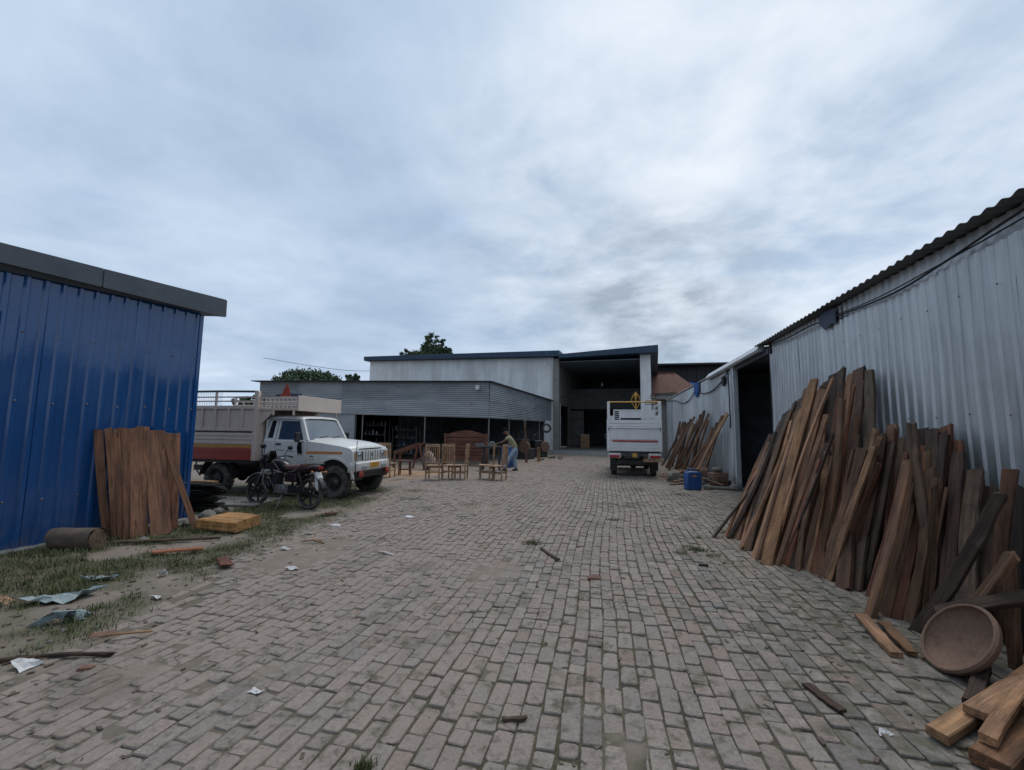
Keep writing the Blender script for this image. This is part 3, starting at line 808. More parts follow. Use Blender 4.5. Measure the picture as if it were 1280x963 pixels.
b = MB(); b.box(3.39, 3.47, 14.6, 14.85, 3.05, 3.28); b.box(3.40, 3.46, 14.66, 14.78, 2.98, 3.05); o = b.build('junction_box', MAT['black'], bevel=0.012)
tag(o, 'small black junction box on the wall beside the doorway', 'junction box')
b = MB(); b.prism([(18.6, 3.2), (18.6, 3.55), (19.5, 3.55), (19.45, 3.1), (19.05, 2.95)], 3.40, 3.44, 'x'); o = b.build('tarpaulin_scrap', MAT['tarp_blue'], bevel=0.008)
tag(o, 'small blue plastic scrap under the eave of the wall beyond the doorway', 'tarpaulin')

# ------------------------------------------------------------------ left: blue shed
BZ = -R(5.4)
bs = thing('blue_shed', 'blue corrugated metal shed with a dark grey eave at the left edge', 'shed', (-6.98, 6.36, 0), BZ)
# local frame: the wall runs along -Y from its corner at the origin, outwards is +X
s = 0.0; k = 0
while s < 6.4:
    w = min(1.02, 6.4-s)
    sheet((0.0+0.004*(k % 2), -s-w-0.02, 0.02), (0, 1, 0), (0, 0, 1), (1, 0, 0), w+0.02, 3.545-.02*(s+w), 0.185, 0.026, -s-w, rows=6, dent=0.009, seed=50+k).build('sheet', MAT['blue'], bs)
    s += w; k += 1
for q in range(4):
    sheet((-q*1.02-1.02, 0.0+0.003*(q % 2), 0.02), (1, 0, 0), (0, 0, 1), (0, 1, 0), 1.03, 3.5, 0.185, 0.022, q*1.02, rows=3, seed=70+q).build('sheet', MAT['blue'], bs)
b = MB(); b.box(-0.03, 0.035, -0.035, 0.03, 0.02, 3.52); b.build('corner_trim', MAT['blue'], bs, bevel=0.006)
b = MB()
for (ya, za) in ((-6.6, -.33), (.34, .02)):     # eave board, rising slightly towards the yard's end
    b.v += [Vector((x, ya, z+za)) for x, z in ((.13, 3.535+.03*(-ya)*(ya < 0)), (.17, 3.54+.03*(-ya)*(ya < 0)), (.165, 3.84), (.12, 3.86), (-4.6, 4.13), (-4.6, 3.95), (-.05, 3.56))]
b.f += [tuple(range(7)), tuple(range(13, 6, -1))]+[(i, i+7, (i+1) % 7+7, (i+1) % 7) for i in range(7)]
b.build('roof', MAT['flash'], bs, bevel=0.006)
for q in range(4):
    y_ = .30-q*1.9
    b = MB(); b.v = [Vector((x, y, z+.05*y)) for y in (y_-1.88, y_) for x, z in ((.172, 3.535-.03*y), (.180, 3.535-.03*y), (.180, 3.85), (.172, 3.85))]
    b.f = [(0, 1, 2, 3), (7, 6, 5, 4), (0, 4, 5, 1), (1, 5, 6, 2), (2, 6, 7, 3), (3, 7, 4, 0)]; b.build('flashing', MAT['flash'], bs)
b = MB(); b.box(-0.2, 0.11, -6.4, 0.0, -0.06, 0.05); b.build('plinth', MAT['concrete'], bs, bevel=0.02)
b = MB(); b.box(0.03, 0.06, -2.78, -2.58, 1.95, 2.95); b.build('wooden_shutter', MAT['rust'], bs, bevel=0.008)
sm = MB(); sm.lathe([(0.0, 0.012), (0.008, 0.011), (0.014, 0.004), (0.014, 0.0)], 8)
smesh = None
for zz in (0.62, 1.85, 2.72):           # roofing screws
    for q in range(14):
        Mx = Matrix.Translation((0.031, -0.06-q*0.37, zz+0.01*math.sin(q*3.1+zz))) @ Matrix.Rotation(R(90), 4, 'Y')
        if smesh is None:
            o = sm.build('screw', MAT['steel'], bs); smesh = o.data
        else:
            o = link('screw', smesh, None, bs)
        o.matrix_local = Mx

# ------------------------------------------------------------------ centre left: open workshop with a corrugated fascia
HZR = -R(5.5)
ws = thing('open_workshop', 'low open fronted workshop with a grey corrugated fascia behind the wooden chairs', 'workshop', (-5.43, 20.0, 0), HZR)
# local: corner at origin; front runs along -X, side runs along +Y; fascia 2.15-3.8
k = 0
LEN_F, NF = 13.6, 5
for row, (z0, z1) in enumerate(((2.13, 2.98), (2.94, 3.78))):
    for q in range(NF):
        w = LEN_F/NF
        lift0 = 0.34*(q*w)/LEN_F
        sheet((-(q*w)-w-0.04, -0.004*(q % 2)-0.012*row, z0+lift0+0.34/NF), (0, 0, 1), (1, 0, -0.34/LEN_F), (0, -1, 0), z1-z0, w+0.04, 0.095, 0.020, z0, 'sine', rows=4, dent=0.008, seed=90+k).build('fascia_sheet', MAT['fascia'], ws); k += 1
    for q in range(5):
        w = 13.1/5
        sheet((0.004*(q % 2)+0.012*row, q*w, z0+0.02*q), (0, 0, 1), (0, 1, 0.008), (1, 0, 0), z1-z0, w+0.03, 0.095, 0.020, z0, 'sine', rows=4, dent=0.008, seed=120+k).build('fascia_sheet', MAT['fascia'], ws); k += 1
b = MB(); b.prism([(-14.0, -0.30), (-14.0, 13.0), (0.15, 13.0), (0.15, -0.15)], 0, 0.05, 'z', Matrix.Translation((0, 0, 3.80)) @ Matrix.Rotation(R(1.4), 4, 'Y'))
b.build('roof', MAT['dark_roof_and_shade'], ws)
for (px, py) in ((-3.35, 0.1), (-0.05, 0.12), (-0.08, 3.2), (-0.08, 6.4), (-0.08, 9.7), (-6.9, 0.1)):
    b = MB(); b.tube([(px, py, -0.02), (px, py, 3.7)], 0.035, 10); b.build('post', MAT['steel'], ws, smooth=True)
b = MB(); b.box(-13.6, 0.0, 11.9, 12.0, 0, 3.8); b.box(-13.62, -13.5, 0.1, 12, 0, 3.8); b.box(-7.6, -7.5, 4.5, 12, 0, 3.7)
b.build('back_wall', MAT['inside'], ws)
b = MB(); b.box(-13.6, -7.35, 0.05, 0.2, 0, 2.6); b.build('front_wall', MAT['fascia'], ws)
b = MB(); b.box(-0.12, 0.02, 11.2, 12.9, 0, 2.3); b.build('side_wall', MAT['plaster'], ws)
b = MB(); b.box(-13.6, -0.1, 0.2, 11.9, -0.02, 0.035); b.build('floor', MAT['soil'], ws)
b = MB(); b.box(-13.5, -0.1, 0.4, 11.9, 3.35, 3.40); b.build('ceiling', MAT['underside'], ws)
b = MB()
b.tube([(-0.55, -0.06, 3.52), (-0.52, -0.13, 3.54)], 0.02, 8); b.box(-0.60, -0.44, -0.26, -0.12, 3.44, 3.64); b.build('floodlight', MAT['paper'], ws, bevel=0.01)

# ------------------------------------------------------------------ white building behind the workshop
wb = thing('white_building', 'tall building with a stained white plaster wall and a navy roof edge', 'building', (-4.05, 33.0, 0), HZR)
b = MB(); b.prism([(-16.0, 0), (0.0, 0), (0.0, 7.05), (-16.0, 7.35)], 0.0, 0.25, 'y'); b.build('front_wall', MAT['plaster'], wb)
b = MB(); b.box(-16.0, -15.75, 0.25, 14, 0, 7.3); b.box(-15.75, 0.0, 13.8, 14.0, 0, 7.2); b.build('wall', MAT['plaster'], wb)
b = MB(); b.prism([(-16.35, 7.36), (-16.35, 7.72), (0.55, 7.50), (0.55, 7.06)], -0.45, 14.2, 'y'); b.build('roof', MAT['navy'], wb, bevel=0.03)
b = MB(); b.tube([(-0.10, -0.07, 0), (-0.10, -0.07, 6.2), (-0.35, -0.2, 7.0)], 0.055, 8); b.build('drain_pipe', MAT['paper'], wb, smooth=True)

# ------------------------------------------------------------------ open hall at the end of the yard
hl = thing('open_hall', 'tall open fronted hall with a dark interior at the end of the yard', 'hall', (-4.05, 33.0, 0), HZR)
b = MB(); b.box(0.03, 0.43, -0.10, 0.40, 0, 6.95); b.build('column', MAT['concrete'], hl, bevel=0.02)
b = MB(); b.box(6.22, 6.92, -0.10, 0.45, 0, 6.98); b.build('column', MAT['plaster'], hl, bevel=0.02)
b = MB(); b.prism([(0.56, 6.86), (0.56, 7.16), (7.45, 7.52), (7.45, 7.02)], -0.75, 26, 'y'); b.build('roof', MAT['navy'], hl, bevel=0.02)
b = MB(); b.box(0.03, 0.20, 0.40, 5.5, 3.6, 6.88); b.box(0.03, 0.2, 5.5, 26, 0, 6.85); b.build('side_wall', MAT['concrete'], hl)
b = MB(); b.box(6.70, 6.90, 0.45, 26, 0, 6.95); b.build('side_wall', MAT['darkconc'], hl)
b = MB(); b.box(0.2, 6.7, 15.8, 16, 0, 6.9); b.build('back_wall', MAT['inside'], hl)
b = MB(); b.box(0.2, 6.7, 5.5, 5.75, 3.45, 5.15); b.build('cross_beam', MAT['darkconc'], hl, bevel=0.02)
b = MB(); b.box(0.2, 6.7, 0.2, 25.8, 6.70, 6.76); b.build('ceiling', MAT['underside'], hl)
b = MB(); b.prism([(-0.35, -0.02), (0.0, 0.22), (26, 0.22), (26, -0.02)], -0.3, 6.95, 'x', Matrix.Translation((0, -1.6, 0))); b.build('floor', MAT['concrete'], hl)
b = MB(); b.box(0.03, 0.33, 0.9, 1.1, 0.2, 3.6); b.build('door_jamb', MAT['plaster'], hl)
b = MB(); b.box(0.22, 1.45, 5.25, 5.32, 0.2, 3.3)
dl = b.build('door_leaf', MAT['darkconc'], hl)
for q in range(4):
    b = MB(); b.box(0.28, 1.40, 5.225, 5.25, 0.35+q*0.73, 0.42+q*0.73); b.build('rail', MAT['darksteel'], dl)
b = MB(); b.beam((0.3, 1.2, 4.1), (3.0, 5.2, 5.65), 0.03, 0.03); b.beam((6.6, 1.0, 4.9), (3.0, 5.2, 5.65), 0.03, 0.03); b.build('lamp_wire', MAT['cable'], hl)
b = MB(); b.lathe([(0.0, -0.17), (0.06, -0.15), (0.085, -0.07), (0.06, 0.04), (0.04, 0.12), (0.04, 0.2)], 12, Matrix.Translation((3.0, 5.2, 5.5))); b.build('lamp_bulb', MAT['paper'], hl, smooth=True)
o = MB().box(1.25, 1.95, 4.7, 5.1, 0.22, 1.35).build('storage_crate', MAT['orange_band'], None, bevel=0.01)
o.data.transform(Matrix.Translation((-1.6, -4.9, -0.22))); o.location = Vector((-4.05, 33, 0.22)) + Matrix.Rotation(HZR, 3, 'Z') @ Vector((1.6, 4.9, 0)); o.rotation_euler.z = HZR
o.data.materials[0] = MAT['chair_wood']
for zz in (0.25, 0.55, 0.85):
    MB().box(-0.37, 0.37, -0.215, -0.19, zz, zz+0.08).build('batten', MAT['chair_wood'], o)
tag(o, 'upright pale wooden crate standing in the dark hall doorway', 'crate')

# ------------------------------------------------------------------ roofs seen above the right wall
rr = thing('red_roofed_building', 'building with a faded clay red hipped roof beyond the right wall', 'building', (5.0, 42, 0))
b = MB(); b.box(-1.2, 2.9, 0.2, 6, 0, 5.05); b.build('wall', MAT['plaster'], rr)
# hipped roof in overlapping courses of tile
NC = 12
for q in range(NC):
    t0, t1 = q/NC, (q+1)/NC
    z0, z1 = 5.0+2.2*t0, 5.0+2.2*t1+0.05
    xr0, xr1 = 3.1-2.1*t0, 3.1-2.1*t1
    y0, y1 = -0.2+2.6*t0, -0.2+2.6*t1
    b = MB()
    b.add([(-1.4, y0, z0), (xr0, y0, z0), (xr1, y1, z1-0.05), (-1.4, y1, z1-0.05), (-1.4, y0, z0+0.06), (xr0, y0, z0+0.06), (xr1, y1, z1), (-1.4, y1, z1)],
          [(0, 1, 5, 4), (4, 5, 6, 7), (1, 2, 6, 5), (3, 7, 6, 2), (0, 4, 7, 3), (0, 3, 2, 1)])
    b.add([(xr0, y0, z0), (xr0, 6.2-y0, z0), (xr1, 6.2-y1, z1-.05), (xr1, y1, z1-.05), (xr0, y0, z0+.06), (xr0, 6.2-y0, z0+.06), (xr1, 6.2-y1, z1), (xr1, y1, z1)],
          [(0, 1, 5, 4), (4, 5, 6, 7), (1, 2, 6, 5), (3, 7, 6, 2), (0, 4, 7, 3), (0, 3, 2, 1)])
    b.build('tile_course', MAT['tile'], rr)
b = MB(); b.box(-1.4, 1.1, 2.2, 4.0, 7.14, 7.22); b.build('ridge', MAT['tile'], rr)
db = thing('dark_roofed_shed', 'dark roofed shed behind the clay red roof beyond the right wall', 'shed', (3.2, 47, 0), 0)
b = MB(); b.box(0, 9, 0.6, 9, 0, 8.25); b.build('wall', MAT['dark_roof_and_shade'], db)  # near-black wall stands in for the shade of an open shed front
b = MB(); b.prism([(-0.5, 8.25), (-0.5, 8.42), (9.4, 8.9), (9.4, 8.7)], -0.5, 9.6, 'x'); b.build('roof', MAT['dark_roof_and_shade'], db)
for q in range(10): MB().box(0.05+q*.9, 0.12+q*.9, 0.5, 0.6, 0, 8.25).build('batten', MAT['darksteel'], db)
b = MB()
b.add([(0, 0, 0), (1.1, 0, 0.1), (1.2, 0.3, 0.7), (0.5, 0.2, 0.95), (-0.1, 0.1, 0.5), (0, 1, -0.1), (1.1, 1, 0.0), (1.2, 1.1, 0.6), (0.5, 1.1, 0.8), (-0.1, 1.1, 0.45)],
      [(0, 1, 2, 3, 4), (9, 8, 7, 6, 5), (0, 5, 6, 1), (1, 6, 7, 2), (2, 7, 8, 3), (3, 8, 9, 4), (4, 9, 5, 0)])
o = b.build('water_tank', MAT['tarp_blue'], None, bevel=0.1, loc=(7.1, 44.9, 5.45)); o.data.name = 'water_tank'
tag(o, 'bright blue plastic sheet bundle between the red roof and the metal wall', 'plastic sheet'); o.name = 'plastic_sheet_bundle'
b = MB()
for q in range(7):
    a_ = rng.uniform(0, 3)
    b.beam((-0.3+rng.uniform(-.3, .3), rng.uniform(-.3, .3), 0.1*q), (1.2+rng.uniform(-.3, .5), rng.uniform(-.4, .4), 0.1*q+rng.uniform(-.15, .2)), rng.uniform(.1, .3), 0.04)
o = b.build('scrap_on_roof', MAT['rust'], loc=(2.75, 29.8, 3.35)); o['kind'] = 'stuff'
tag(o, 'tangle of rusty scrap on the far end of the metal shed roof', 'scrap')
b = MB(); b.box(2.9, 3.9, 29.7, 30.0, 0, 3.9); o = b.build('boundary_wall', MAT['concrete'], bevel=0.03)
b2 = MB(); b2.box(2.85, 3.95, 29.66, 30.04, 3.9, 4.0); b2.build('coping', MAT['darkconc'], o)
tag(o, 'short grey concrete wall at the far end of the metal shed', 'wall')
# ------------------------------------------------------------------ pickup trucks (local X forward, origin under the front axle)
RY = Matrix.Rotation(R(90), 4, 'X')       # lathe axis Z -> Y
def arc(cx, cz, r, a0, a1, n):
    return [(cx+r*math.cos(R(a0+(a1-a0)*i/n)), cz+r*math.sin(R(a0+(a1-a0)*i/n))) for i in range(n+1)]
def wheel(parent, x, y, rad=0.365, w=0.21, side=1):
    M = Matrix.Translation((x, y, rad)) @ RY
    b = MB()
    b.lathe([(rad*.60, -w/2+.01), (rad*.72, -w/2), (rad*.9, -w/2+.005), (rad*.975, -w/2+.035), (rad, -w*.28), (rad, w*.28), (rad*.975, w/2-.035), (rad*.9, w/2-.005), (rad*.72, w/2), (rad*.60, w/2-.01)], 36, M)
    ty = b.build('wheel', MAT['rubber'], parent, smooth=35)
    b = MB()
    for k in range(30):
        a = 2*math.pi*k/30
        for s in (-1, 1):
            p = Vector((math.cos(a+.05*s)*(rad+.002), math.sin(a+.05*s)*(rad+.002), s*w*.22))
            q = Vector((math.cos(a)*(rad-.012), math.sin(a)*(rad-.012), s*(w*.47)))
            b.beam(p, q, 0.030, 0.012, up=(math.cos(a), math.sin(a), 0), M=M)
    stuff(b.build('tread', MAT['rubber'], ty))
    b = MB()
    b.lathe([(rad*.62, -w/2+.012), (rad*.58, -w/2+.03), (rad*.50, -.03), (rad*.34, -.015), (rad*.30, -w/2+.05), (rad*.18, -w/2+.03), (rad*.12, -w/2+.0), (0.001, -w/2-.005)], 28, M)
    b.lathe([(0.001, w/2+.005), (rad*.12, w/2-.0), (rad*.18, w/2-.03), (rad*.30, w/2-.05), (rad*.34, .015), (rad*.50, .03), (rad*.58, w/2-.03), (rad*.62, w/2-.012)], 28, M)
    rim = b.build('rim', MAT['rim'], ty, smooth=30)
    b = MB()
    for k in range(5):
        a = 2*math.pi*k/5
        for s in (-1, 1):
            b.lathe([(0.001, .02), (.012, .02), (.012, -.02), (.001, -.02)], 6, M @ Matrix.Translation((math.cos(a)*rad*.25, math.sin(a)*rad*.25, s*(w/2-.035))))
    stuff(b.build('wheel_nut', MAT['steel'], ty))
    return ty

def cab(t, marks=True):
    HW = 0.80
    W, G, K = MAT['white_paint'], MAT['glass'], MAT['black']
    for s in (-1, 1):
        b = MB(); y0, y1 = sorted((s*0.74, s*HW))
        poly = [(-0.713, 0.50), (-0.713, 1.275), (-0.3, 1.235), (0.20, 1.165), (0.40, 1.12), (0.46, 1.05), (0.47, 0.80), (0.47, 0.52)]
        poly += arc(0, 0.415, 0.465, 10, 170, 16)
        b.prism(poly, y0, y1, 'y')
        fe_ = b.build('fender', W, t, smooth=30, bevel=0.02)
        if s < 0: fe = fe_
    for s in (-1, 1):       # flared arch lips
        b = MB()
        o_ = arc(0, 0.415, 0.52, 4, 176, 16); i_ = arc(0, 0.415, 0.460, 4, 176, 16)
        y0, y1 = sorted((s*(HW-.02), s*(HW+.035)))
        b.prism(o_+i_[::-1], y0, y1, 'y')
        b.build('arch_flare', W, t, smooth=30, bevel=0.008)
    for s in (-1, 1):
        b = MB(); y0, y1 = sorted((s*.40, s*.76)); b.prism(arc(0, .415, .47, 0, 180, 12)+arc(0, .415, .49, 180, 0, 12), y0, y1, 'y')
        b.build('wheel_well', K, t)
    # bonnet: crowned sheet with a raised middle
    b = MB(); vs, fs = [], []
    X_ = [-0.74, -0.45, -0.15, 0.10, 0.28, 0.38, 0.435, 0.45]; Zb = [1.295, 1.272, 1.243, 1.212, 1.182, 1.155, 1.115, 1.075]
    Yk = [-0.765, -0.72, -0.56, -0.50, -0.25, 0, 0.25, 0.50, 0.56, 0.72, 0.765]
    for x, z in zip(X_, Zb):
        for y in Yk:
            a = abs(y)
            vs.append((x-0.05*(a/0.765)**3, y, z+(0.028 if a <= 0.5 else 0.0)+0.012*(1-(a/0.765)**2)-(0.035 if a > 0.75 else 0)))
    m = len(Yk)
    for i in range(len(X_)-1):
        for j in range(m-1): fs.append((i*m+j, (i+1)*m+j, (i+1)*m+j+1, i*m+j+1))
    b.add(vs, fs); b.build('bonnet', W, t, smooth=50)
    b = MB(); b.box(-0.72, 0.36, -0.74, 0.74, 0.55, 1.10); b.build('engine_bay', K, t)
    for s in (-1, 1):      # shut line between bonnet and wing, its shade drawn as a black tube
        b = MB(); b.tube([(-0.72, s*.772, 1.262), (-0.3, s*.772, 1.225), (0.12, s*.772, 1.172), (0.36, s*.765, 1.118)], .006, 5); b.build('shut_line_shade', K, t)
    # front: grille, lamps, bumper
    b = MB(); b.box(0.36, 0.435, -0.745, 0.745, 0.76, 1.09); b.build('front_panel', W, t, bevel=0.02)
    b = MB(); b.box(0.437, 0.452, -0.37, 0.37, 0.85, 1.055); gr = b.build('grille', K, t, bevel=0.008)
    for k in range(7):
        y = -0.33+k*0.11
        MB().box(0.452, 0.478, y-0.030, y+0.030, 0.845, 1.06).build('grille_bar', W, gr, bevel=0.008)
    MB().lathe([(0.001, .006), (.036, .005), (.036, 0), (.001, 0)], 14, Matrix.Translation((0.479, 0, 0.965)) @ Matrix.Rotation(R(90), 4, 'Y')).build('badge', MAT['steel'], gr)
    for s in (-1, 1):
        y0, y1 = sorted((s*0.41, s*0.74))
        h = MB().prism([(y0, 0.865), (y1, 0.865), (y1, 1.05), (y0, 1.06)], 0.437, 0.468, 'x').build('headlight', MAT['lens'], t, bevel=0.014)
        MB().lathe([(0.001, .012), (.05, .010), (.072, 0.0), (.075, -.004)], 16, Matrix.Translation((0.466, s*0.52, 0.955)) @ Matrix.Rotation(R(90), 4, 'Y')).build('reflector', MAT['chrome'], h, smooth=True)
        y0, y1 = sorted((s*0.655, s*0.735)); MB().box(0.455, 0.474, y0, y1, 0.885, 1.03).build('indicator', MAT['orange_band'], h, bevel=0.006)
    b = MB(); vs = []
    prof = [(0.0, 0.60), (0.045, 0.625), (0.055, 0.72), (0.045, 0.79), (0.0, 0.825)]
    for y in (-0.83, -0.80, -0.70, -0.4, 0, 0.4, 0.70, 0.80, 0.83):
        back = 0.13 if abs(y) > 0.81 else 0.06 if abs(y) > 0.78 else 0.015 if abs(y) > .6 else 0
        vs += [(0.50-back+px, y, pz) for px, pz in prof]
    fs = [(i*5+j, i*5+j+1, (i+1)*5+j+1, (i+1)*5+j) for i in range(8) for j in range(4)]
    fs += [tuple(range(4, -1, -1)), tuple(range(40, 45))]
    b.add(vs, fs); b.box(0.36, 0.505, -0.80, 0.80, 0.61, 0.82)
    bp = b.build('bumper', W, t, smooth=40)
    MB().box(0.40, 0.52, -0.76, 0.76, 0.46, 0.598).build('lower_guard', K, t, bevel=0.02)
    pl = MB().box(0.548, 0.562, -0.20, 0.20, 0.67, 0.785).build('number_plate', MAT['plate'], bp)
    for q, (a, w_) in enumerate(((-.16, .035), (-.11, .03), (-.055, .035), (0.0, .035), (.05, .03), (.10, .03), (.14, .03))):
        for zz in (0.735, 0.69):
            if (q+int(zz*1000)) % 5: MB().box(0.562, 0.564, a, a+w_*.6, zz, zz+.028).build('plate_mark', K, pl)
    for s in (-1, 1):
        b = MB(); b.box(0.552, 0.575, s*.44-.10, s*.44+.10, 0.655, 0.735); b.build('fog_lamp', MAT['lens'], bp, bevel=0.012)
        b = MB()
        for q in range(6): b.tube([(0.56, s*(.60)+.018*(q-2.5), .62), (0.575, s*.60+.026*(q-2.5), .55), (0.565, s*.60+.03*(q-2.5), .485)], [.016, .02, .006], 6)
        b.build('red_tassel', MAT['cloth_red'], bp, smooth=True)
    MB().tube([(0.52, -0.76, 0.62), (0.53, -0.77, 1.0), (0.545, -0.775, 1.30)], 0.008, 6).build('corner_rod', K, bp)
    # doors and rear quarter
    for s in (-1, 1):
        y0, y1 = sorted((s*0.755, s*HW))
        d = MB().prism([(-1.552, 0.48), (-0.727, 0.48), (-0.727, 1.272), (-1.552, 1.272)], y0, y1, 'y').build('door', W, t, bevel=0.012)
        yo = s*(HW+0.001); 
        a, c = sorted((yo, yo+s*0.022)); MB().box(-1.52, -1.38, a, c, 1.18, 1.215).build('handle', K, d, bevel=0.006)
        a, c = sorted((yo, yo+s*0.004)); MB().box(-1.53, -0.75, a, c, 0.66, 0.685).build('trim_line', MAT['steel'], d)
        if marks:
            a, c = sorted((yo, yo+s*0.003))
            for q in range(13):
                if q in (4, 9): continue
                MB().box(-1.50+q*0.055, -1.465+q*0.055, a, c, 1.055-0.004*q, 1.075-0.004*q).build('lettering', MAT['cloth_red'] if q > 6 else K, d)
            MB().box(-0.70, 0.20, a, c, 0.99, 1.045).build('orange_stripe', MAT['orange_band'], fe)
            MB().box(-0.62, -0.52, a, c, 0.925, 0.945).build('script', K, fe)
            MB().box(-0.66, -0.50, a, c, 0.86, 0.872).build('script', MAT['orange_band'], fe)
        # window frame of the door, quarter panel, pillars
        tx = lambda z: s*(HW-0.02-(z-1.29)*0.26)
        def pane(poly, nm, mat, th, par):
            b = MB(); n = len(poly)
            vs = [(x, tx(z), z) for x, z in poly]+[(x, tx(z)-s*th, z) for x, z in poly]
            b.add(vs, [tuple(range(n)), tuple(range(2*n-1, n-1, -1))]+[(i, i+n, (i+1) % n+n, (i+1) % n) for i in range(n)])
            return b.build(nm, mat, par)
        def pane_in(poly, nm, mat, par, ins=0.02):
            b = MB(); b.add([(x, tx(z)-s*ins, z) for x, z in poly], [tuple(range(len(poly)))]); return b.build(nm, mat, par)
        ou = [(-1.55, 1.27), (-0.725, 1.27), (-0.985, 1.775), (-1.55, 1.79)]
        inn = [(-1.505, 1.30), (-0.815, 1.295), (-1.02, 1.725), (-1.505, 1.735)]
        b = MB()
        vs = [(x, tx(z), z) for x, z in ou]+[(x, tx(z), z) for x, z in inn]+[(x, tx(z)-s*.03, z) for x, z in inn]
        b.add(vs, [(i, (i+1) % 4, (i+1) % 4+4, i+4) for i in range(4)]+[(i+4, (i+1) % 4+4, (i+1) % 4+8, i+8) for i in range(4)])
        b.build('window_frame', W, d)
        pane_in(inn, 'window', G, d)
        MB().beam((-0.92, tx(1.3)-s*.02, 1.30), (-0.92, tx(1.62)-s*.02, 1.60), 0.02, 0.02).build('window_bar', K, d)
        q_ = [(-1.86, 0.50), (-1.565, 0.50), (-1.565, 1.28), (-1.86, 1.28)]
        y0, y1 = sorted((s*0.755, s*HW)); MB().prism(q_, y0, y1, 'y').build('rear_quarter', W, t, bevel=0.012)
        ou = [(-1.86, 1.27), (-1.565, 1.27), (-1.565, 1.79), (-1.80, 1.79)]; inn = [(-1.79, 1.33), (-1.635, 1.33), (-1.635, 1.735), (-1.765, 1.735)]
        b = MB(); vs = [(x, tx(z), z) for x, z in ou]+[(x, tx(z), z) for x, z in inn]+[(x, tx(z)-s*.03, z) for x, z in inn]
        b.add(vs, [(i, (i+1) % 4, (i+1) % 4+4, i+4) for i in range(4)]+[(i+4, (i+1) % 4+4, (i+1) % 4+8, i+8) for i in range(4)])
        b.build('quarter_frame', W, t)
        pane_in(inn, 'quarter_window', MAT['black_gloss'], t)
        # mirror with a cloth tied to it
        mr = MB().box(-0.86, -0.80, *sorted((s*0.90, s*1.05)), 1.26, 1.47).build('mirror', K, t, bevel=0.02)
        MB().tube([(-0.80, s*.79, 1.26), (-0.82, s*.95, 1.24), (-0.83, s*.97, 1.30)], 0.012, 6).build('mirror_arm', K, mr)
        if s < 0:
            b = MB()
            for q in range(5): b.tube([(-0.82+.012*q, s*.93, 1.25), (-0.83+.018*q, s*.935, 1.12), (-0.82+.022*q, s*.93, 0.96+.02*(q % 3))], [.018, .022, .006], 6)
            b.build('black_tassel', MAT['hair'], mr)
    # windscreen, A pillars, roof
    A0, A1 = (-0.71, 0.735, 1.30), (-0.955, 0.645, 1.765)
    b = MB(); b.add([(A0[0]+.008, -A0[1]+.03, A0[2]), (A0[0]+.008, A0[1]-.03, A0[2]), (A1[0]+.008, A1[1]-.03, A1[2]), (A1[0]+.008, -A1[1]+.03, A1[2])], [(0, 1, 2, 3)])
    wsn = b.build('windscreen', G, t)
    for s in (-1, 1):
        b = MB(); b.beam((A0[0], s*(A0[1]+.02), A0[2]-.03), (A1[0], s*(A1[1]+.01), A1[2]+.01), 0.07, 0.06, up=(1, 0, .6))
        b.build('pillar', W, t, bevel=0.01)
    for s in (0.12, -0.42):
        b = MB(); b.tube([(-0.665, s, 1.318), (-0.715, s+.10, 1.345), (-0.735, s+.42, 1.378)], 0.009, 6); b.build('wiper', K, wsn)
    b = MB(); vs, fs = [], []
    X_ = [-0.915, -0.93, -0.99, -1.2, -1.5, -1.75, -1.84, -1.86]; dz = [-0.04, 0.0, 0.035, 0.055, 0.06, 0.05, 0.02, -0.03]
    Yk = [-0.70, -0.69, -0.64, -0.45, 0, 0.45, 0.64, 0.69, 0.70]; cz = [-0.055, -0.02, 0.01, 0.03, 0.04, 0.03, 0.01, -0.02, -0.055]
    for x, d_ in zip(X_, dz):
        for y, c_ in zip(Yk, cz): vs.append((x, y, 1.79+d_*0.8+c_))
    m = len(Yk)
    for i in range(len(X_)-1):
        for j in range(m-1): fs.append((i*m+j, i*m+j+1, (i+1)*m+j+1, (i+1)*m+j))
    b.add(vs, fs); b.box(-1.84, -0.96, -0.655, 0.655, 1.755, 1.775); b.build('roof', W, t, smooth=60)
    b = MB(); b.box(-1.86, -1.835, -0.76, 0.76, 0.5, 1.28); b.box(-1.86, -1.835, -0.74, -0.5, 1.28, 1.76); b.box(-1.86, -1.835, 0.5, 0.74, 1.28, 1.76); b.box(-1.86, -1.835, -0.5, 0.5, 1.70, 1.76)
    b.build('cab_back', W, t)
    b = MB(); b.box(-1.83, -0.70, -0.75, 0.75, 0.50, 0.56); b.box(-0.80, -0.71, -0.72, 0.72, 0.9, 1.27); b.build('cab_floor', K, t)
    for s in (-0.36, 0.36):
        b = MB(); b.box(-1.60, -1.15, s-.26, s+.26, 0.72, 0.86); b.box(-1.68, -1.56, s-.25, s+.25, 0.80, 1.42); b.box(-1.67, -1.58, s-.12, s+.12, 1.45, 1.60); b.build('cab_seat', MAT['grey_cloth'], t, bevel=0.04)
    M_ = Matrix.Translation((-1.02, 0.36, 1.18)) @ Matrix.Rotation(R(62), 4, 'Y')
    b = MB(); b.tube([(0.18*math.cos(a), 0.18*math.sin(a), 0) for a in [2*math.pi*i/20 for i in range(21)]], 0.014, 6, M_); b.beam((-.17, 0, 0), (.17, 0, 0), .03, .02, M=M_); b.build('steering_wheel', K, t)

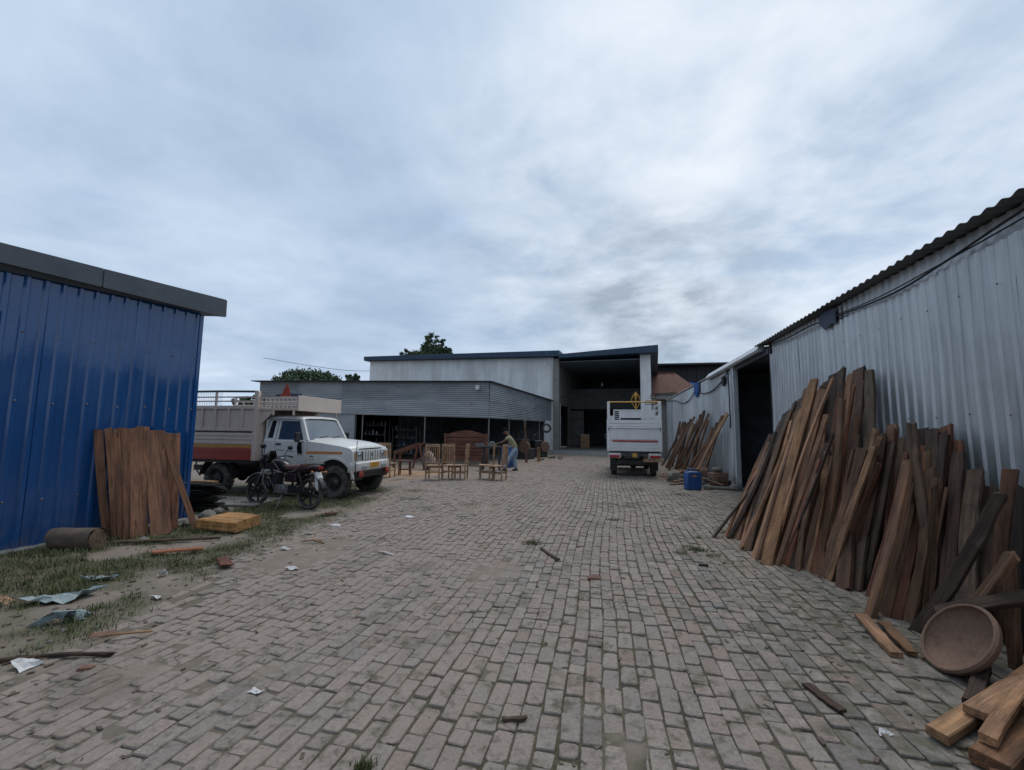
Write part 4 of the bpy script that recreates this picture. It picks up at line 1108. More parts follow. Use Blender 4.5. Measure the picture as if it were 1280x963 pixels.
def chassis(t, tail=-4.3):
    b = MB()
    for s in (-.36, .36): b.box(tail+.1, 0.3, s-.035, s+.035, 0.50, 0.63)
    b.tube([(0, -.7, .365), (0, .7, .365)], .045, 8); b.tube([(-3.1, -.7, .365), (-3.1, .7, .365)], .055, 8); b.sphere((-3.1, 0, .365), .14, .12, .14)
    b.tube([(-0.6, 0.05, .45), (-3.0, 0, .38)], .035, 8); b.box(-1.7, -0.6, -.3, .3, .38, .62)
    for s in (-.42, .42):
        b.tube([(-3.65, s, .58), (-3.35, s, .40), (-3.1, s, .34), (-2.8, s, .40), (-2.45, s, .58)], .03, 6)
    b.tube([(-2.0, .3, .42), (-3.6, .3, .42), (tail+.2, .34, .45)], .03, 8)
    b.build('chassis', MAT['darksteel'], t)
    for x in (0, -3.1):
        for s in (-1, 1): wheel(t, x, s*0.70)

# ---- white cab pickup with the cream and red cargo body
t1 = thing('pickup_truck', 'white cab pickup truck with a cream and red slatted cargo body, parked on the left', 'truck', (-6.02, 9.84, 0), 0)
cab(t1); chassis(t1)
C_, B0, B1 = MAT['cream'], -4.3, -2.0
HB = 0.86
MB().box(B0, B1, -HB+.03, HB-.03, 0.74, 0.84).build('cargo_floor', MAT['darksteel'], t1)
for s in (-1, 1):
    y0, y1 = sorted((s*(HB-.05), s*HB))
    sd = MB().box(B0, B1-.03, *sorted((s*(HB-.045), s*(HB-.012))), 0.84, 2.06).build('cargo_side', C_, t1)
    def strip(z0, z1, nm, mat, pr=0.0):
        return MB().box(B0, B1-.03, *sorted((s*(HB-.012), s*(HB+pr))), z0, z1).build(nm, mat, sd, bevel=0.006)
    strip(0.81, 0.945, 'slat', MAT['red_band'], .012); strip(0.955, 1.075, 'slat', MAT['red_band'], .012)
    strip(1.08, 1.13, 'slat', MAT['orange_band'], .010); strip(1.132, 1.165, 'slat', MAT['yellow_band'], .008)
    strip(1.18, 1.265, 'slat', C_, .014); strip(1.275, 1.355, 'slat', C_, .014); strip(1.365, 1.44, 'slat', C_, .014)
    strip(1.445, 1.475, 'gap_shade', MAT['darksteel'], -.004); strip(1.485, 1.55, 'slat', C_, .012); strip(2.0, 2.08, 'top_rail', C_, .02)  # the dark steel strip stands in for shade in the gap between slats
    for q in range(7):
        x = B1-.06-q*0.375
        MB().box(x-.025, x+.025, *sorted((s*(HB-.012), s*(HB+.022))), 1.50, 2.41 if q in (0, 3, 6) else 2.02).build('stanchion', C_, sd, bevel=0.006)
    MB().box(B1-.10, B1, *sorted((s*(HB-.06), s*(HB+.03))), 0.80, 2.42).build('corner_post', C_, t1, bevel=0.01)
    MB().tube([(B0, s*HB, 2.42), (-3.2, s*HB, 2.425), (-2.05, s*HB, 2.41)], 0.025, 8).build('top_bar', MAT['darksteel'], sd)
    for zz in (2.17, 2.27):
        MB().box(B0, B1-.1, *sorted((s*(HB-.03), s*(HB-.008))), zz, zz+.03).build('guard_rail', C_, sd)
b = MB()
for q in range(26): b.tube([(B0+q*.05, -HB+.02, 2.07), (B0+q*.05, -HB+.02, 2.41)], .004, 4)
b.build('wire_mesh', MAT['steel'], t1)
bh = MB().box(B1-.02, B1+.02, -HB+.05, HB-.05, 0.8, 2.05).build('bulkhead', C_, t1)
for q in range(5):
    MB().box(B1+.02, B1+.045, -0.75+q*.35, -0.70+q*.35, 0.85, 2.05).build('rib', C_, bh)
for s in (-1, 1):
    MB().prism([(B1+.02, 1.62), (B1+.02, 2.0), (-1.62, 2.0), (-1.62, 1.96)], *sorted((s*(HB-.08), s*(HB-.05))), 'y').build('gusset', C_, bh)
# carrier above the cab: open lattice sides, solid front board
for s in (-1, 1):
    b = MB(); y_ = s*(HB-.04)
    b.box(B1, -0.98, y_-.015, y_+.015, 1.98, 2.03); b.box(B1, -0.98, y_-.015, y_+.015, 2.24, 2.29); b.box(B1, -0.98, y_-.012, y_+.012, 2.12, 2.15)
    for q in range(9): b.box(B1+q*.115+.03, B1+q*.115+.06, y_-.01, y_+.01, 2.03, 2.24)
    b.build('carrier_side', C_, t1)
    for x in (-1.62, -1.08): MB().box(x-.02, x+.02, *sorted((y_-.015, y_+.015)), 1.86, 1.98).build('carrier_foot', C_, t1)
MB().box(-0.98, -0.945, -HB+.02, HB-.02, 1.96, 2.31).build('carrier_board', C_, t1, bevel=0.008)
MB().box(B1, -0.98, -HB+.07, HB-.07, 1.97, 1.99).build('carrier_floor', C_, t1)
b = MB(); b.add([(-1.5, -.78, 2.28), (-1.22, -.78, 2.28), (-1.26, -.76, 2.44), (-1.33, -.77, 2.62), (-1.41, -.78, 2.46), (-1.36, -.70, 2.36)], [(0, 1, 2, 3, 4), (0, 5, 1), (1, 5, 2), (2, 5, 3), (3, 5, 4), (4, 5, 0)]); b.build('red_flag', MAT['cloth_red'], t1)
b = MB(); b.tube([(-1.75, -.6, 2.33), (-1.45, -.5, 2.36), (-1.3, -.3, 2.37)], .05, 8); b.build('rolled_tarpaulin', MAT['tarp'], t1, smooth=True)
for s in (-1, 1):
    b = MB(); b.prism(arc(-3.1, .40, .47, 5, 175, 12)+arc(-3.1, .40, .455, 175, 5, 12), *sorted((s*.58, s*.82)), 'y'); b.build('mudguard', MAT['darksteel'], t1)
    b = MB(); b.tube([(-3.66, s*.80, .82), (-3.72, s*.80, .60), (-3.55, s*.80, .42)], .018, 6); b.build('stay_bar', MAT['steel'], t1)

# ---- second pickup, seen from behind
t2 = thing('pickup_truck', 'pickup truck with a white cargo body and red stripe, seen from behind at the hall', 'truck', (0.83, 20.38, 0), R(90))
cab(t2, False); chassis(t2, -4.25)
W_, T0 = MAT['white_bed'], -4.27
H2 = 0.90
MB().box(T0, B1, -H2+.03, H2-.03, 0.80, 0.90).build('cargo_floor', MAT['darksteel'], t2)
for s in (-1, 1):
    sd = MB().box(T0+.02, B1, *sorted((s*(H2-.04), s*H2)), 0.88, 2.0).build('cargo_side', W_, t2)
    for q in range(6):
        x = T0+.1+q*.42
        MB().box(x-.025, x+.025, *sorted((s*H2, s*(H2+.03))), 0.9, 2.0).build('stanchion', W_, sd)
    for zz in (2.12, 2.32, 2.52): MB().box(T0+.02, B1, *sorted((s*(H2-.035), s*(H2-.01))), zz, zz+.05).build('guard_rail', W_, sd)
    MB().box(T0-.02, T0+.06, *sorted((s*(H2-.085), s*(H2+.01))), 0.88, 2.60).build('corner_post', W_, t2, bevel=0.012)
    MB().box(T0+.0, T0+.05, *sorted((s*(H2-.20), s*(H2-.085))), 1.90, 2.12).build('gusset', W_, t2)
tg = MB().box(T0, T0+.035, -H2+.09, H2-.09, 0.89, 1.72).build('tailgate', W_, t2)
def tslat(z0, z1, mat, pr, nm='slat', y0=-H2+.085, y1=H2-.085):
    return MB().box(T0-pr, T0, y0, y1, z0, z1).build(nm, mat, tg, bevel=0.006)
tslat(0.90, 1.0, W_, .018); tslat(1.01, 1.10, W_, .018); tslat(1.11, 1.20, W_, .018); tslat(1.222, 1.275, MAT['red_band'], .042, 'red_stripe', -H2+.13, H2-.15)
tslat(1.30, 1.66, W_, .014); tslat(1.68, 1.735, W_, .05, 'ledge', -H2-.02, H2+.02); tslat(1.75, 1.84, W_, .016); tslat(1.85, 1.93, W_, .016)
for s in (-1, 1):
    MB().box(T0-.035, T0-.014, s*.62-.02, s*.62+.02, 0.9, 1.7).build('hinge_strap', W_, tg)
    MB().tube([(T0-.05, s*(H2-.05), 1.75), (T0-.06, s*(H2-.04), 1.58)], .012, 6).build('latch', MAT['steel'], tg)
up_ = MB().box(T0+.01, T0+.04, -0.70, 0.70, 1.93, 1.975).build('upper_gate', W_, t2)
MB().box(T0+.01, T0+.04, -0.70, 0.70, 2.29, 2.335).build('gate_rail', W_, up_)
for yy in (-0.70, -0.655, 0.46, 0.66): MB().box(T0+.012, T0+.038, yy, yy+.04, 1.975, 2.29).build('gate_stile', W_, up_)
MB().box(T0+.015, T0+.03, -0.615, 0.46, 2.04, 2.28).build('gate_panel', W_, up_)
for q in range(4): MB().box(T0+.015, T0+.03, 0.50, 0.66, 2.02+q*.07, 2.04+q*.07).build('vent_bar', W_, up_)
tb = MB().tube([(T0+.02, -H2, 2.60), (T0+.02, H2, 2.60)], .022, 8).build('top_bar', MAT['yellow_band'], t2, smooth=True)
b = MB()
for s in (-1, 1):
    b.tube([(T0+.02, -.07+s*.02, 2.37), (T0+.02, -.07+s*.16, 2.62), (T0+.02, -.07+s*.11, 2.80), (T0+.02, -.07, 2.95)], .012, 6)
    b.tube([(T0+.02, -.07, 2.70), (T0+.02, -.07+s*.07, 2.78), (T0+.02, -.07+s*.02, 2.88)], .010, 6)
b.tube([(T0+.02, -.07, 2.33), (T0+.02, -.07, 2.94)], .018, 6); b.sphere((T0+.02, -.07, 2.85), .02, .05, .06)
b.build('ornament', MAT['yellow_band'], tb)
MB().tube([(T0-.05, -H2+.1, 2.58), (T0-.06, -H2+.12, 2.45), (T0-.05, -H2+.1, 2.38)], .014, 6).build('tie_rope', MAT['paper'], tb)
for s in (-1, 1):
    lp = MB().box(T0-.02, T0+.02, *sorted((s*.46, s*(H2-.02))), 0.66, 0.83).build('lamp_panel', W_, t2, bevel=0.01)
    MB().box(T0-.045, T0-.02, *sorted((s*.50, s*(H2-.05))), 0.675, 0.765).build('tail_lamp', MAT['red_lamp'], lp, bevel=0.012)
MB().box(T0-.02, T0, -0.07, 0.07, 0.70, 0.83).build('plate_lamp', MAT['yellow_band'], t2)
MB().box(T0+.02, T0+.10, -H2+.04, H2-.04, 0.80, 0.88).build('rear_crossbar', MAT['darksteel'], t2)
MB().box(T0-.03, T0+.05, -H2-.02, -H2+.62, 0.54, 0.65).build('bumper_plank', MAT['orange_band'], t2, bevel=0.01).data.materials[0] = MAT['chair_wood']
MB().box(T0+.3, T0+.42, -0.8, 0.8, 0.42, 0.58).build('tow_bar', MAT['darksteel'], t2)
for s in (-1, 1): MB().box(-3.62, -3.60, *sorted((s*.58, s*.83)), 0.20, 0.62).build('mud_flap', MAT['black'], t2)

# ------------------------------------------------------------------ motorcycle (local X forward, origin midway between the wheels)
mc = thing('motorcycle', 'black and maroon motorcycle on its stand in front of the white pickup', 'motorcycle', (-6.385, 7.915, 0), math.atan2(0.23, -1.53))
RW, FW = -0.69, 0.69
def bike_wheel(x, r, w):
    M = Matrix.Translation((x, 0, r)) @ RY
    b = MB(); b.lathe([(r*.80, -w*.3), (r*.86, -w*.5), (r*.95, -w*.45), (r, -w*.15), (r, w*.15), (r*.95, w*.45), (r*.86, w*.5), (r*.80, w*.3)], 36, M)
    wh = b.build('wheel', MAT['rubber'], mc, smooth=40)
    b = MB(); b.lathe([(r*.82, -w*.3), (r*.74, -w*.22), (r*.74, w*.22), (r*.82, w*.3)], 32, M)
    for k in range(6):
        a = 2*math.pi*k/6+.2
        b.beam((math.cos(a)*.04, math.sin(a)*.04, 0), (math.cos(a+.12)*r*.76, math.sin(a+.12)*r*.76, 0), .035, .022, up=(0, 0, 1), M=M)
    b.lathe([(0.001, -.06), (.05, -.06), (.055, 0), (.05, .06), (.001, .06)], 16, M)
    b.build('rim', MAT['black'], wh, smooth=35)
    return wh
bike_wheel(RW, 0.305, 0.10); fwh = bike_wheel(FW, 0.30, 0.085)
MB().lathe([(0.06, .05), (.125, .05), (.125, .056), (.06, .056)], 20, Matrix.Translation((FW, 0, .30)) @ RY).build('brake_disc', MAT['steel'], fwh)
HD = Vector((0.44, 0, 0.80))
for s in (-.085, .085):
    MB().tube([(FW, s, .30), (0.56, s, .60)], .028, 10).build('fork_slider', MAT['darksteel'], mc, smooth=True)
    MB().tube([(0.57, s, .58), (0.42, s, .92)], .018, 10).build('fork_tube', MAT['chrome'], mc, smooth=True)
def fender(cx_, cz_, r, a0, a1, w, nm, mat):
    b = MB(); n = 12; vs, fs = [], []
    for i in range(n+1):
        a = R(a0+(a1-a0)*i/n)
        for y, dr in ((-w, -.03), (-w*.8, 0), (0, .012), (w*.8, 0), (w, -.03)): vs.append((cx_+(r+dr)*math.cos(a), y, cz_+(r+dr)*math.sin(a)))
    for i in range(n):
        for j in range(4): fs.append((i*5+j, i*5+j+1, (i+1)*5+j+1, (i+1)*5+j))
    b.add(vs, fs); o = b.build(nm, mat, mc, smooth=60)
    m = o.modifiers.new('s', 'SOLIDIFY'); m.thickness = 0.006
    return o
fender(FW, .30, .345, 20, 175, .065, 'front_mudguard', MAT['black_gloss'])
fender(RW, .305, .36, 20, 170, .075, 'rear_mudguard', MAT['black'])
def loft(secs, nm, mat, n=14, sm=60, pw=2.4):
    """sections (x, zc, half width, half height) -> rounded body"""
    b = MB(); vs, fs = [], []
    for x, zc, hw, hh in secs:
        for k in range(n):
            a = 2*math.pi*k/n; c, s_ = math.cos(a), math.sin(a)
            vs.append((x, hw*math.copysign(abs(c)**(2/pw), c), zc+hh*math.copysign(abs(s_)**(2/pw), s_)))
    for i in range(len(secs)-1):
        for k in range(n): fs.append((i*n+k, i*n+(k+1) % n, (i+1)*n+(k+1) % n, (i+1)*n+k))
    fs.append(tuple(range(n-1, -1, -1))); fs.append(tuple(range((len(secs)-1)*n, len(secs)*n)))
    b.add(vs, fs); return b.build(nm, mat, mc, smooth=sm)
tank = loft([(-0.10, .76, .06, .05), (-0.06, .78, .10, .08), (0.08, .82, .135, .115), (0.22, .835, .14, .125), (0.33, .83, .12, .11), (0.40, .815, .06, .06)], 'fuel_tank', MAT['black_gloss'])
MB().lathe([(.001, .012), (.035, .01), (.04, 0)], 14, Matrix.Translation((.18, 0, .958))).build('filler_cap', MAT['chrome'], tank)
for s in (-1, 1):
    MB().prism([(0.02, .72), (0.36, .73), (0.40, .82), (0.2, .88)], *sorted((s*.134, s*.152)), 'y').build('tank_panel', MAT['maroon'], tank, bevel=.006)
loft([(-0.60, .83, .075, .035), (-0.5, .815, .11, .05), (-0.30, .785, .125, .055), (-0.12, .775, .12, .055), (0.0, .80, .09, .06), (0.05, .83, .05, .04)], 'seat', MAT['seat'], pw=3)
loft([(-0.86, .80, .03, .03), (-0.78, .79, .07, .055), (-0.55, .74, .115, .075), (-0.3, .70, .12, .07), (-0.15, .68, .10, .05)], 'tail_panel', MAT['maroon'])
MB().box(-0.90, -0.86, -.06, .06, .77, .825).build('tail_lamp', MAT['red_lamp'], mc, bevel=.01)
MB().prism([(-0.93, .36), (-0.86, .42), (-0.80, .70), (-0.84, .72), (-0.90, .62)], -.07, .07, 'y').build('number_plate_holder', MAT['paper'], mc, bevel=.008)
for s in (-1, 1):
    b = MB(); b.tube([(-.80, s*.10, .72), (-.84, s*.17, .72)], .01, 6); b.sphere((-.85, s*.18, .72), .025, .02, .02); b.build('indicator', MAT['orange_band'], mc, smooth=True)
    b = MB(); b.tube([(-.34, s*.14, .70), (-.55, s*.16, .86), (-.86, s*.10, .88), (-.9, 0, .88)], .012, 8); b.build('grab_rail', MAT['steel'], mc, smooth=True)
    b = MB()
    b.tube([(-.46, s*.12, .70), (-.66, s*.125, .34)], .012, 8)
    for q in range(9):
        f_ = .12+q*.075; p = Vector((-.46, s*.12, .70)).lerp(Vector((-.66, s*.125, .34)), f_)
        b.lathe([(.001, .008), (.032, .006), (.032, -.006), (.001, -.008)], 10, Matrix.Translation(p) @ Matrix.Rotation(R(-29), 4, 'Y'))
    b.build('shock_absorber', MAT['darksteel'], mc)
b = MB(); b.tube([(.43, 0, .86), (.36, 0, .66), (.24, 0, .34), (-.06, 0, .24)], .022, 8); b.tube([(.42, 0, .80), (.1, 0, .70), (-.25, 0, .66), (-.5, 0, .72), (-.74, 0, .76)], .022, 8)
b.tube([(-.18, 0, .66), (-.22, 0, .42), (-.06, 0, .24)], .022, 8); b.build('frame', MAT['black'], mc, smooth=True)
b = MB()
for s in (-.07, .07): b.tube([(-.20, s, .36), (RW, s, .305)], .022, 8)
b.build('swingarm', MAT['darksteel'], mc, smooth=True)
MB().box(-.72, -.18, .075, .095, .30, .42).build('chain_guard', MAT['black'], mc, bevel=.015)
b = MB(); b.box(-.20, .14, -.11, .11, .26, .44); b.lathe([(.001, .15), (.085, .14), (.095, .11), (.095, -.11), (.085, -.14), (.001, -.15)], 18, Matrix.Translation((-.06, 0, .35)) @ RY)
en = b.build('engine', MAT['steel'], mc, bevel=.015)
for q in range(7): MB().box(.00, .17, -.085, .085, .445+q*.03, .457+q*.03, Matrix.Translation((.08, 0, 0)) @ Matrix.Rotation(R(0), 4, 'Y')).build('cooling_fin', MAT['darksteel'], en)
MB().box(.10, .23, -.07, .07, .44, .67).build('cylinder', MAT['darksteel'], mc, bevel=.01)
b = MB(); b.tube([(.22, -.04, .54), (.30, -.06, .42), (.24, -.09, .26), (-.05, -.13, .22), (-.3, -.15, .24)], .02, 8); b.tube([(-.3, -.15, .24), (-.42, -.155, .26), (-.85, -.165, .36), (-.88, -.165, .365)], [.025, .045, .05, .035], 12)
b.build('exhaust', MAT['darksteel'], mc, smooth=True)
b = MB(); b.tube([(-.4, .14, .26), (-.85, .165, .36)], .0, 4)
b = MB()
for s in (-1, 1): b.tube([(.40, s*.06, .93), (.38, s*.12, .99), (.33, s*.30, 1.01), (.26, s*.36, .99)], .012, 8)
hb = b.build('handlebar', MAT['darksteel'], mc, smooth=True)
for s in (-1, 1):
    MB().tube([(.31, s*.31, 1.005), (.245, s*.375, .985)], .018, 8).build('grip', MAT['black'], hb, smooth=True)
    MB().tube([(.36, s*.25, 1.01), (.34, s*.28, 1.12), (.33, s*.30, 1.16)], .007, 6).build('mirror_stem', MAT['black'], hb)
    MB().sphere((.32, s*.33, 1.18), .02, .075, .05).build('mirror', MAT['black_gloss'], hb, smooth=True)
    MB().tube([(.37, s*.28, .985), (.42, s*.34, .97)], .006, 6).build('lever', MAT['steel'], hb)
b = MB(); b.add([(.58, -.10, .72), (.58, .10, .72), (.62, .11, .84), (.62, -.11, .84), (.50, .13, .99), (.50, -.13, .99), (.42, .07, 1.10), (.42, -.07, 1.10), (.42, -.14, .74), (.42, .14, .74), (.40, -.14, .90), (.40, .14, .90)],
    [(0, 1, 2, 3), (3, 2, 4, 5), (5, 4, 6, 7), (0, 3, 10, 8), (3, 5, 10), (1, 9, 11, 2), (2, 11, 4), (5, 7, 10), (4, 11, 6)])
vz = b.build('headlamp_fairing', MAT['black_gloss'], mc, smooth=50); m_ = vz.modifiers.new('s', 'SOLIDIFY'); m_.thickness = .008
MB().prism([(-.085, .74), (.085, .74), (.09, .82), (0, .85), (-.09, .82)], .602, .625, 'x').build('headlamp', MAT['lens'], vz, bevel=.006)
MB().box(.62, .632, -.05, .05, .865, .885).build('position_lamp', MAT['paper'], vz)
b = MB(); b.tube([(.36, -.20, .64), (.34, -.22, .46), (.28, -.12, .30)], .013, 8); b.tube([(.36, .20, .64), (.34, .22, .46), (.28, .12, .30)], .013, 8); b.tube([(.36, -.20, .64), (.38, 0, .70), (.36, .20, .64)], .013, 8); b.build('crash_guard', MAT['steel'], mc, smooth=True)
b = MB(); b.tube([(-.1, .12, .25), (-.16, .26, .02)], .012, 6); b.box(-.2, -.12, .24, .29, 0, .015); b.build('side_stand', MAT['steel'], mc)
b = MB(); b.tube([(.02, -.12, .27), (.02, -.26, .27)], .012, 6); b.tube([(.02, .12, .27), (.02, .26, .27)], .012, 6); b.tube([(-.36, .1, .33), (-.38, .22, .36)], .010, 6); b.build('foot_peg', MAT['black'], mc)
MB().prism([(-.42, .50), (-.12, .50), (-.1, .66), (-.40, .68)], -.13, .13, 'y').build('side_cover', MAT['maroon'], mc, bevel=.02)
mc.rotation_mode = 'XYZ'
mc.rotation_euler.x = R(5)
# ------------------------------------------------------------------ timber
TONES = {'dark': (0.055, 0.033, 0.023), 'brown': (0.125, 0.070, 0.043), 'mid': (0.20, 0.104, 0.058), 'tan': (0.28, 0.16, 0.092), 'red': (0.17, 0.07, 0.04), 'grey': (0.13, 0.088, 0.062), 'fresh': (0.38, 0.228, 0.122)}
def plank(p, q, w, th, face, tone, label, group, cat='plank', name='plank', seed=None, rough=1.0, taper=None, round_top=False):
    """board from foot p to head q; 'face' is the way its broad side looks; edges waney, ends sawn slightly askew"""
    p, q = Vector(p), Vector(q); d = q-p; l = d.length; d.normalize()
    f = Vector(face); f = (f-d*f.dot(d)).normalized(); s = f.cross(d).normalized()
    r = random.Random(seed if seed is not None else rng.random())
    n = 9; vs, fs = [], []
    tp = taper if taper is not None else r.uniform(0.72, 1.08)
    bow = r.uniform(-.022, .022)*l*rough; bow2 = r.uniform(-.016, .016)*l*rough
    e0, e1 = r.uniform(-.25, .25)*w, r.uniform(-.35, .35)*w
    wl = [r.uniform(-1, 1) for _ in range(n)]; wr = [r.uniform(-1, 1) for _ in range(n)]
    for i in range(n):
        t = i/(n-1); ww = w*(1+(tp-1)*t)
        cx_ = bow*math.sin(math.pi*t); cz_ = bow2*math.sin(math.pi*t)
        a = -ww/2+wl[i]*.075*w*rough; c = ww/2+wr[i]*.075*w*rough
        if round_top and i >= n-2: a *= .75; c *= .75
        sl = (e0*(1-t) if i == 0 else 0)+(e1 if i == n-1 else 0)
        ch = min(th, w)*.12
        for (yy, zz) in ((a+ch, -th/2), (c-ch, -th/2), (c, -th/2+ch), (c, th/2-ch), (c-ch, th/2), (a+ch, th/2), (a, th/2-ch), (a, -th/2+ch)):
            rag = min(1, l/1.5)*(r.uniform(-.055, .015)*rough if i == n-1 else r.uniform(-.012, .012)*rough if i == 0 else 0)
            vs.append((t*l+sl*(yy/w)+rag, yy+cx_, zz+cz_))
    for i in range(n-1):
        for k in range(8): fs.append((i*8+k, i*8+(k+1) % 8, (i+1)*8+(k+1) % 8, (i+1)*8+k))
    fs.append(tuple(range(7, -1, -1))); fs.append(tuple(range((n-1)*8, n*8)))
    me = bpy.data.meshes.new(name); me.from_pydata(vs, [], fs)
    o = link(name, me, MAT['wood'])
    M = Matrix((d, s, f)).transposed().to_4x4(); M.translation = p
    o.matrix_world = M
    c = TONES[tone]; k = r.uniform(.55, 1.2)
    o.color = (c[0]*k, c[1]*k*r.uniform(.95, 1.05), c[2]*k*r.uniform(.92, 1.08), 1)
    return tag(o, label, cat, group)
def gz(x, y): return float(soil_h(np.array([x]), np.array([y]))[0][0])
FRONT = [
((1.47, 7.36), (2.70, 8.67, 0.99), 0.042, 'dark', 'thin stick'),
    ((1.70, 7.39), (3.00, 9.20, 1.57), 0.094, 'dark', ''),
    ((2.02, 8.47), (3.10, 9.72, 1.53), 0.087, 'red', ''),
    ((1.80, 7.31), (3.00, 9.57, 1.38), 0.081, 'brown', ''),
    ((1.72, 6.76), (2.75, 7.93, 1.40), 0.127, 'mid', ''),
    ((1.78, 6.67), (3.00, 8.41, 1.94), 0.078, 'brown', ''),
    ((1.73, 6.28), (2.95, 7.87, 1.95), 0.067, 'tan', ''),
    ((1.76, 6.22), (3.00, 7.65, 2.10), 0.060, 'mid', ''),
    ((1.81, 6.05), (3.05, 7.58, 2.37), 0.135, 'mid', ''),
    ((1.91, 6.03), (2.60, 6.18, 1.80), 0.062, 'tan', ''),
    ((2.03, 6.06), (2.60, 6.45, 1.23), 0.106, 'red', ''),
    ((2.07, 5.94), (2.95, 7.15, 1.80), 0.083, 'dark', ''),
    ((2.08, 5.90), (2.50, 6.29, 1.08), 0.067, 'brown', ''),
    ((2.25, 5.82), (2.95, 6.57, 2.02), 0.115, 'mid', ''),
    ((2.24, 5.63), (2.85, 5.95, 1.41), 0.101, 'brown', ''),
    ((2.25, 5.56), (2.75, 5.52, 1.42), 0.078, 'tan', ''),
    ((2.38, 5.56), (2.95, 5.86, 1.52), 0.052, 'dark', ''),
    ((2.44, 5.47), (2.95, 5.71, 1.55), 0.055, 'brown', ''),
    ((2.49, 5.35), (2.95, 5.55, 1.47), 0.049, 'grey', ''),
    ((2.16, 4.59), (2.75, 4.96, 1.34), 0.096, 'mid', ''),
    ((2.35, 4.59), (2.80, 5.00, 0.97), 0.100, 'red', ''),
    ((2.41, 4.52), (2.85, 4.90, 1.09), 0.077, 'brown', ''),
    ((2.56, 4.58), (2.95, 5.00, 1.23), 0.082, 'brown', ''),
    ((2.66, 4.63), (2.80, 4.97, 1.67), 0.080, 'grey', 'cross'),
    ((2.34, 4.32), (2.75, 3.96, 1.14), 0.098, 'dark', 'slant'),
    ((2.42, 4.12), (2.66, 3.78, 0.76), 0.075, 'brown', 'low'),
    ((2.90, 4.30), (3.15, 4.43, 1.29), 0.095, 'mid', 'upright'),
    ((2.85, 4.10), (3.10, 4.26, 1.17), 0.070, 'dark', 'upright'),
    ((2.62, 3.80), (2.75, 3.95, 0.71), 0.063, 'mid', 'short'),
]
SPEC = {'thin stick': 'thin dark stick poking out lowest at the doorway end of the tall leaning plank stack',
        'cross': 'grey brown plank leaning across its neighbours, its top tipped towards the doorway',
        'slant': 'rough dark plank slanting up to the right behind the iron bowl',
        'low': 'low brown plank slanting just above the dark board behind the iron bowl',
        'short': 'short brown board standing right behind the iron bowl'}
WID = lambda w: 'thin' if w < .06 else 'narrow' if w < .085 else 'broad' if w < .105 else 'very broad'
COLW = {'dark': 'dark', 'brown': 'brown', 'mid': 'warm brown', 'tan': 'light tan', 'red': 'reddish', 'grey': 'greyish'}
nt_, nl_ = 0, 0
USED = set()
def fresh_label(make, tones):
    t = list(tones); rng.shuffle(t)
    for tn in t:
        for ex in ('', 'short ', 'crooked ', 'split '):
            l_ = make(ex+COLW[tn])
            if l_ not in USED:
                USED.add(l_); return l_, tn
    return make(COLW[t[0]]), t[0]
def gap_name(j):
    f = lambda i: 'thin end stick' if i == 0 else ORD[i]+' front plank' if i < 14 else ORD[i-13]+' front plank' if i < 23 else 'crossing plank'
    if j == 0: return 'first front plank and end stick of the tall stack'
    if j < 13: return '%s and %s front planks of the tall stack' % (ORD[j], ORD[j+1])
    if j == 13: return 'front planks of the tall stack and the lower stack'
    if j < 22: return '%s and %s front planks of the lower stack' % (ORD[j-13], ORD[j-12])
    return 'last front plank of the lower stack and crossing plank'
for i, (bx, tx, w, tone, sp) in enumerate(FRONT):
    if sp in SPEC: lab = SPEC[sp]
    elif sp == 'upright': lab = ('warm brown' if tone == 'mid' else 'dark')+' plank standing nearly upright at the near right end of the leaning planks'
    elif i < 14:
        nt_ += 1; lab = '%s %s plank, %s from the doorway in front of the tall stack' % (WID(w), COLW[tone], ORD[nt_])
    else:
        nl_ += 1; lab = '%s %s plank, %s in front of the lower stack near the bowl' % (WID(w), COLW[tone], ORD[nl_])
    z = gz(*bx)-.01
    plank((bx[0], bx[1], z), tx, w*1.05, 0.035+0.015*((i*7) % 3), (-1, -.55+.55*math.sin(i*2.1), .35), tone, lab, 'planks leaning on the right wall', seed=200+i)
for i in range(1, 19):
    (b0, t0, w0, *_a), (b1, t1_, w1, *_b) = FRONT[i], FRONT[i+1]
    f_ = rng.uniform(.3, .7)
    bx = (b0[0]+(b1[0]-b0[0])*f_+rng.uniform(.10, .28), b0[1]+(b1[1]-b0[1])*f_+rng.uniform(0, .25))
    tt = Vector(t0).lerp(Vector(t1_), f_)+Vector((rng.uniform(.08, .2), rng.uniform(-.05, .25), rng.uniform(-.25, .22)))
    lab, tn = fresh_label(lambda c: '%s board behind the %s' % (c, gap_name(i)), ['dark', 'brown', 'mid', 'tan', 'grey'])
    plank((bx[0], bx[1], gz(*bx)-.01), tt, rng.uniform(.07, .14), rng.uniform(.03, .05), (-1, -.5+rng.uniform(-.6, .6), .3), tn,
          lab, 'planks half hidden behind the front row', seed=260+i)
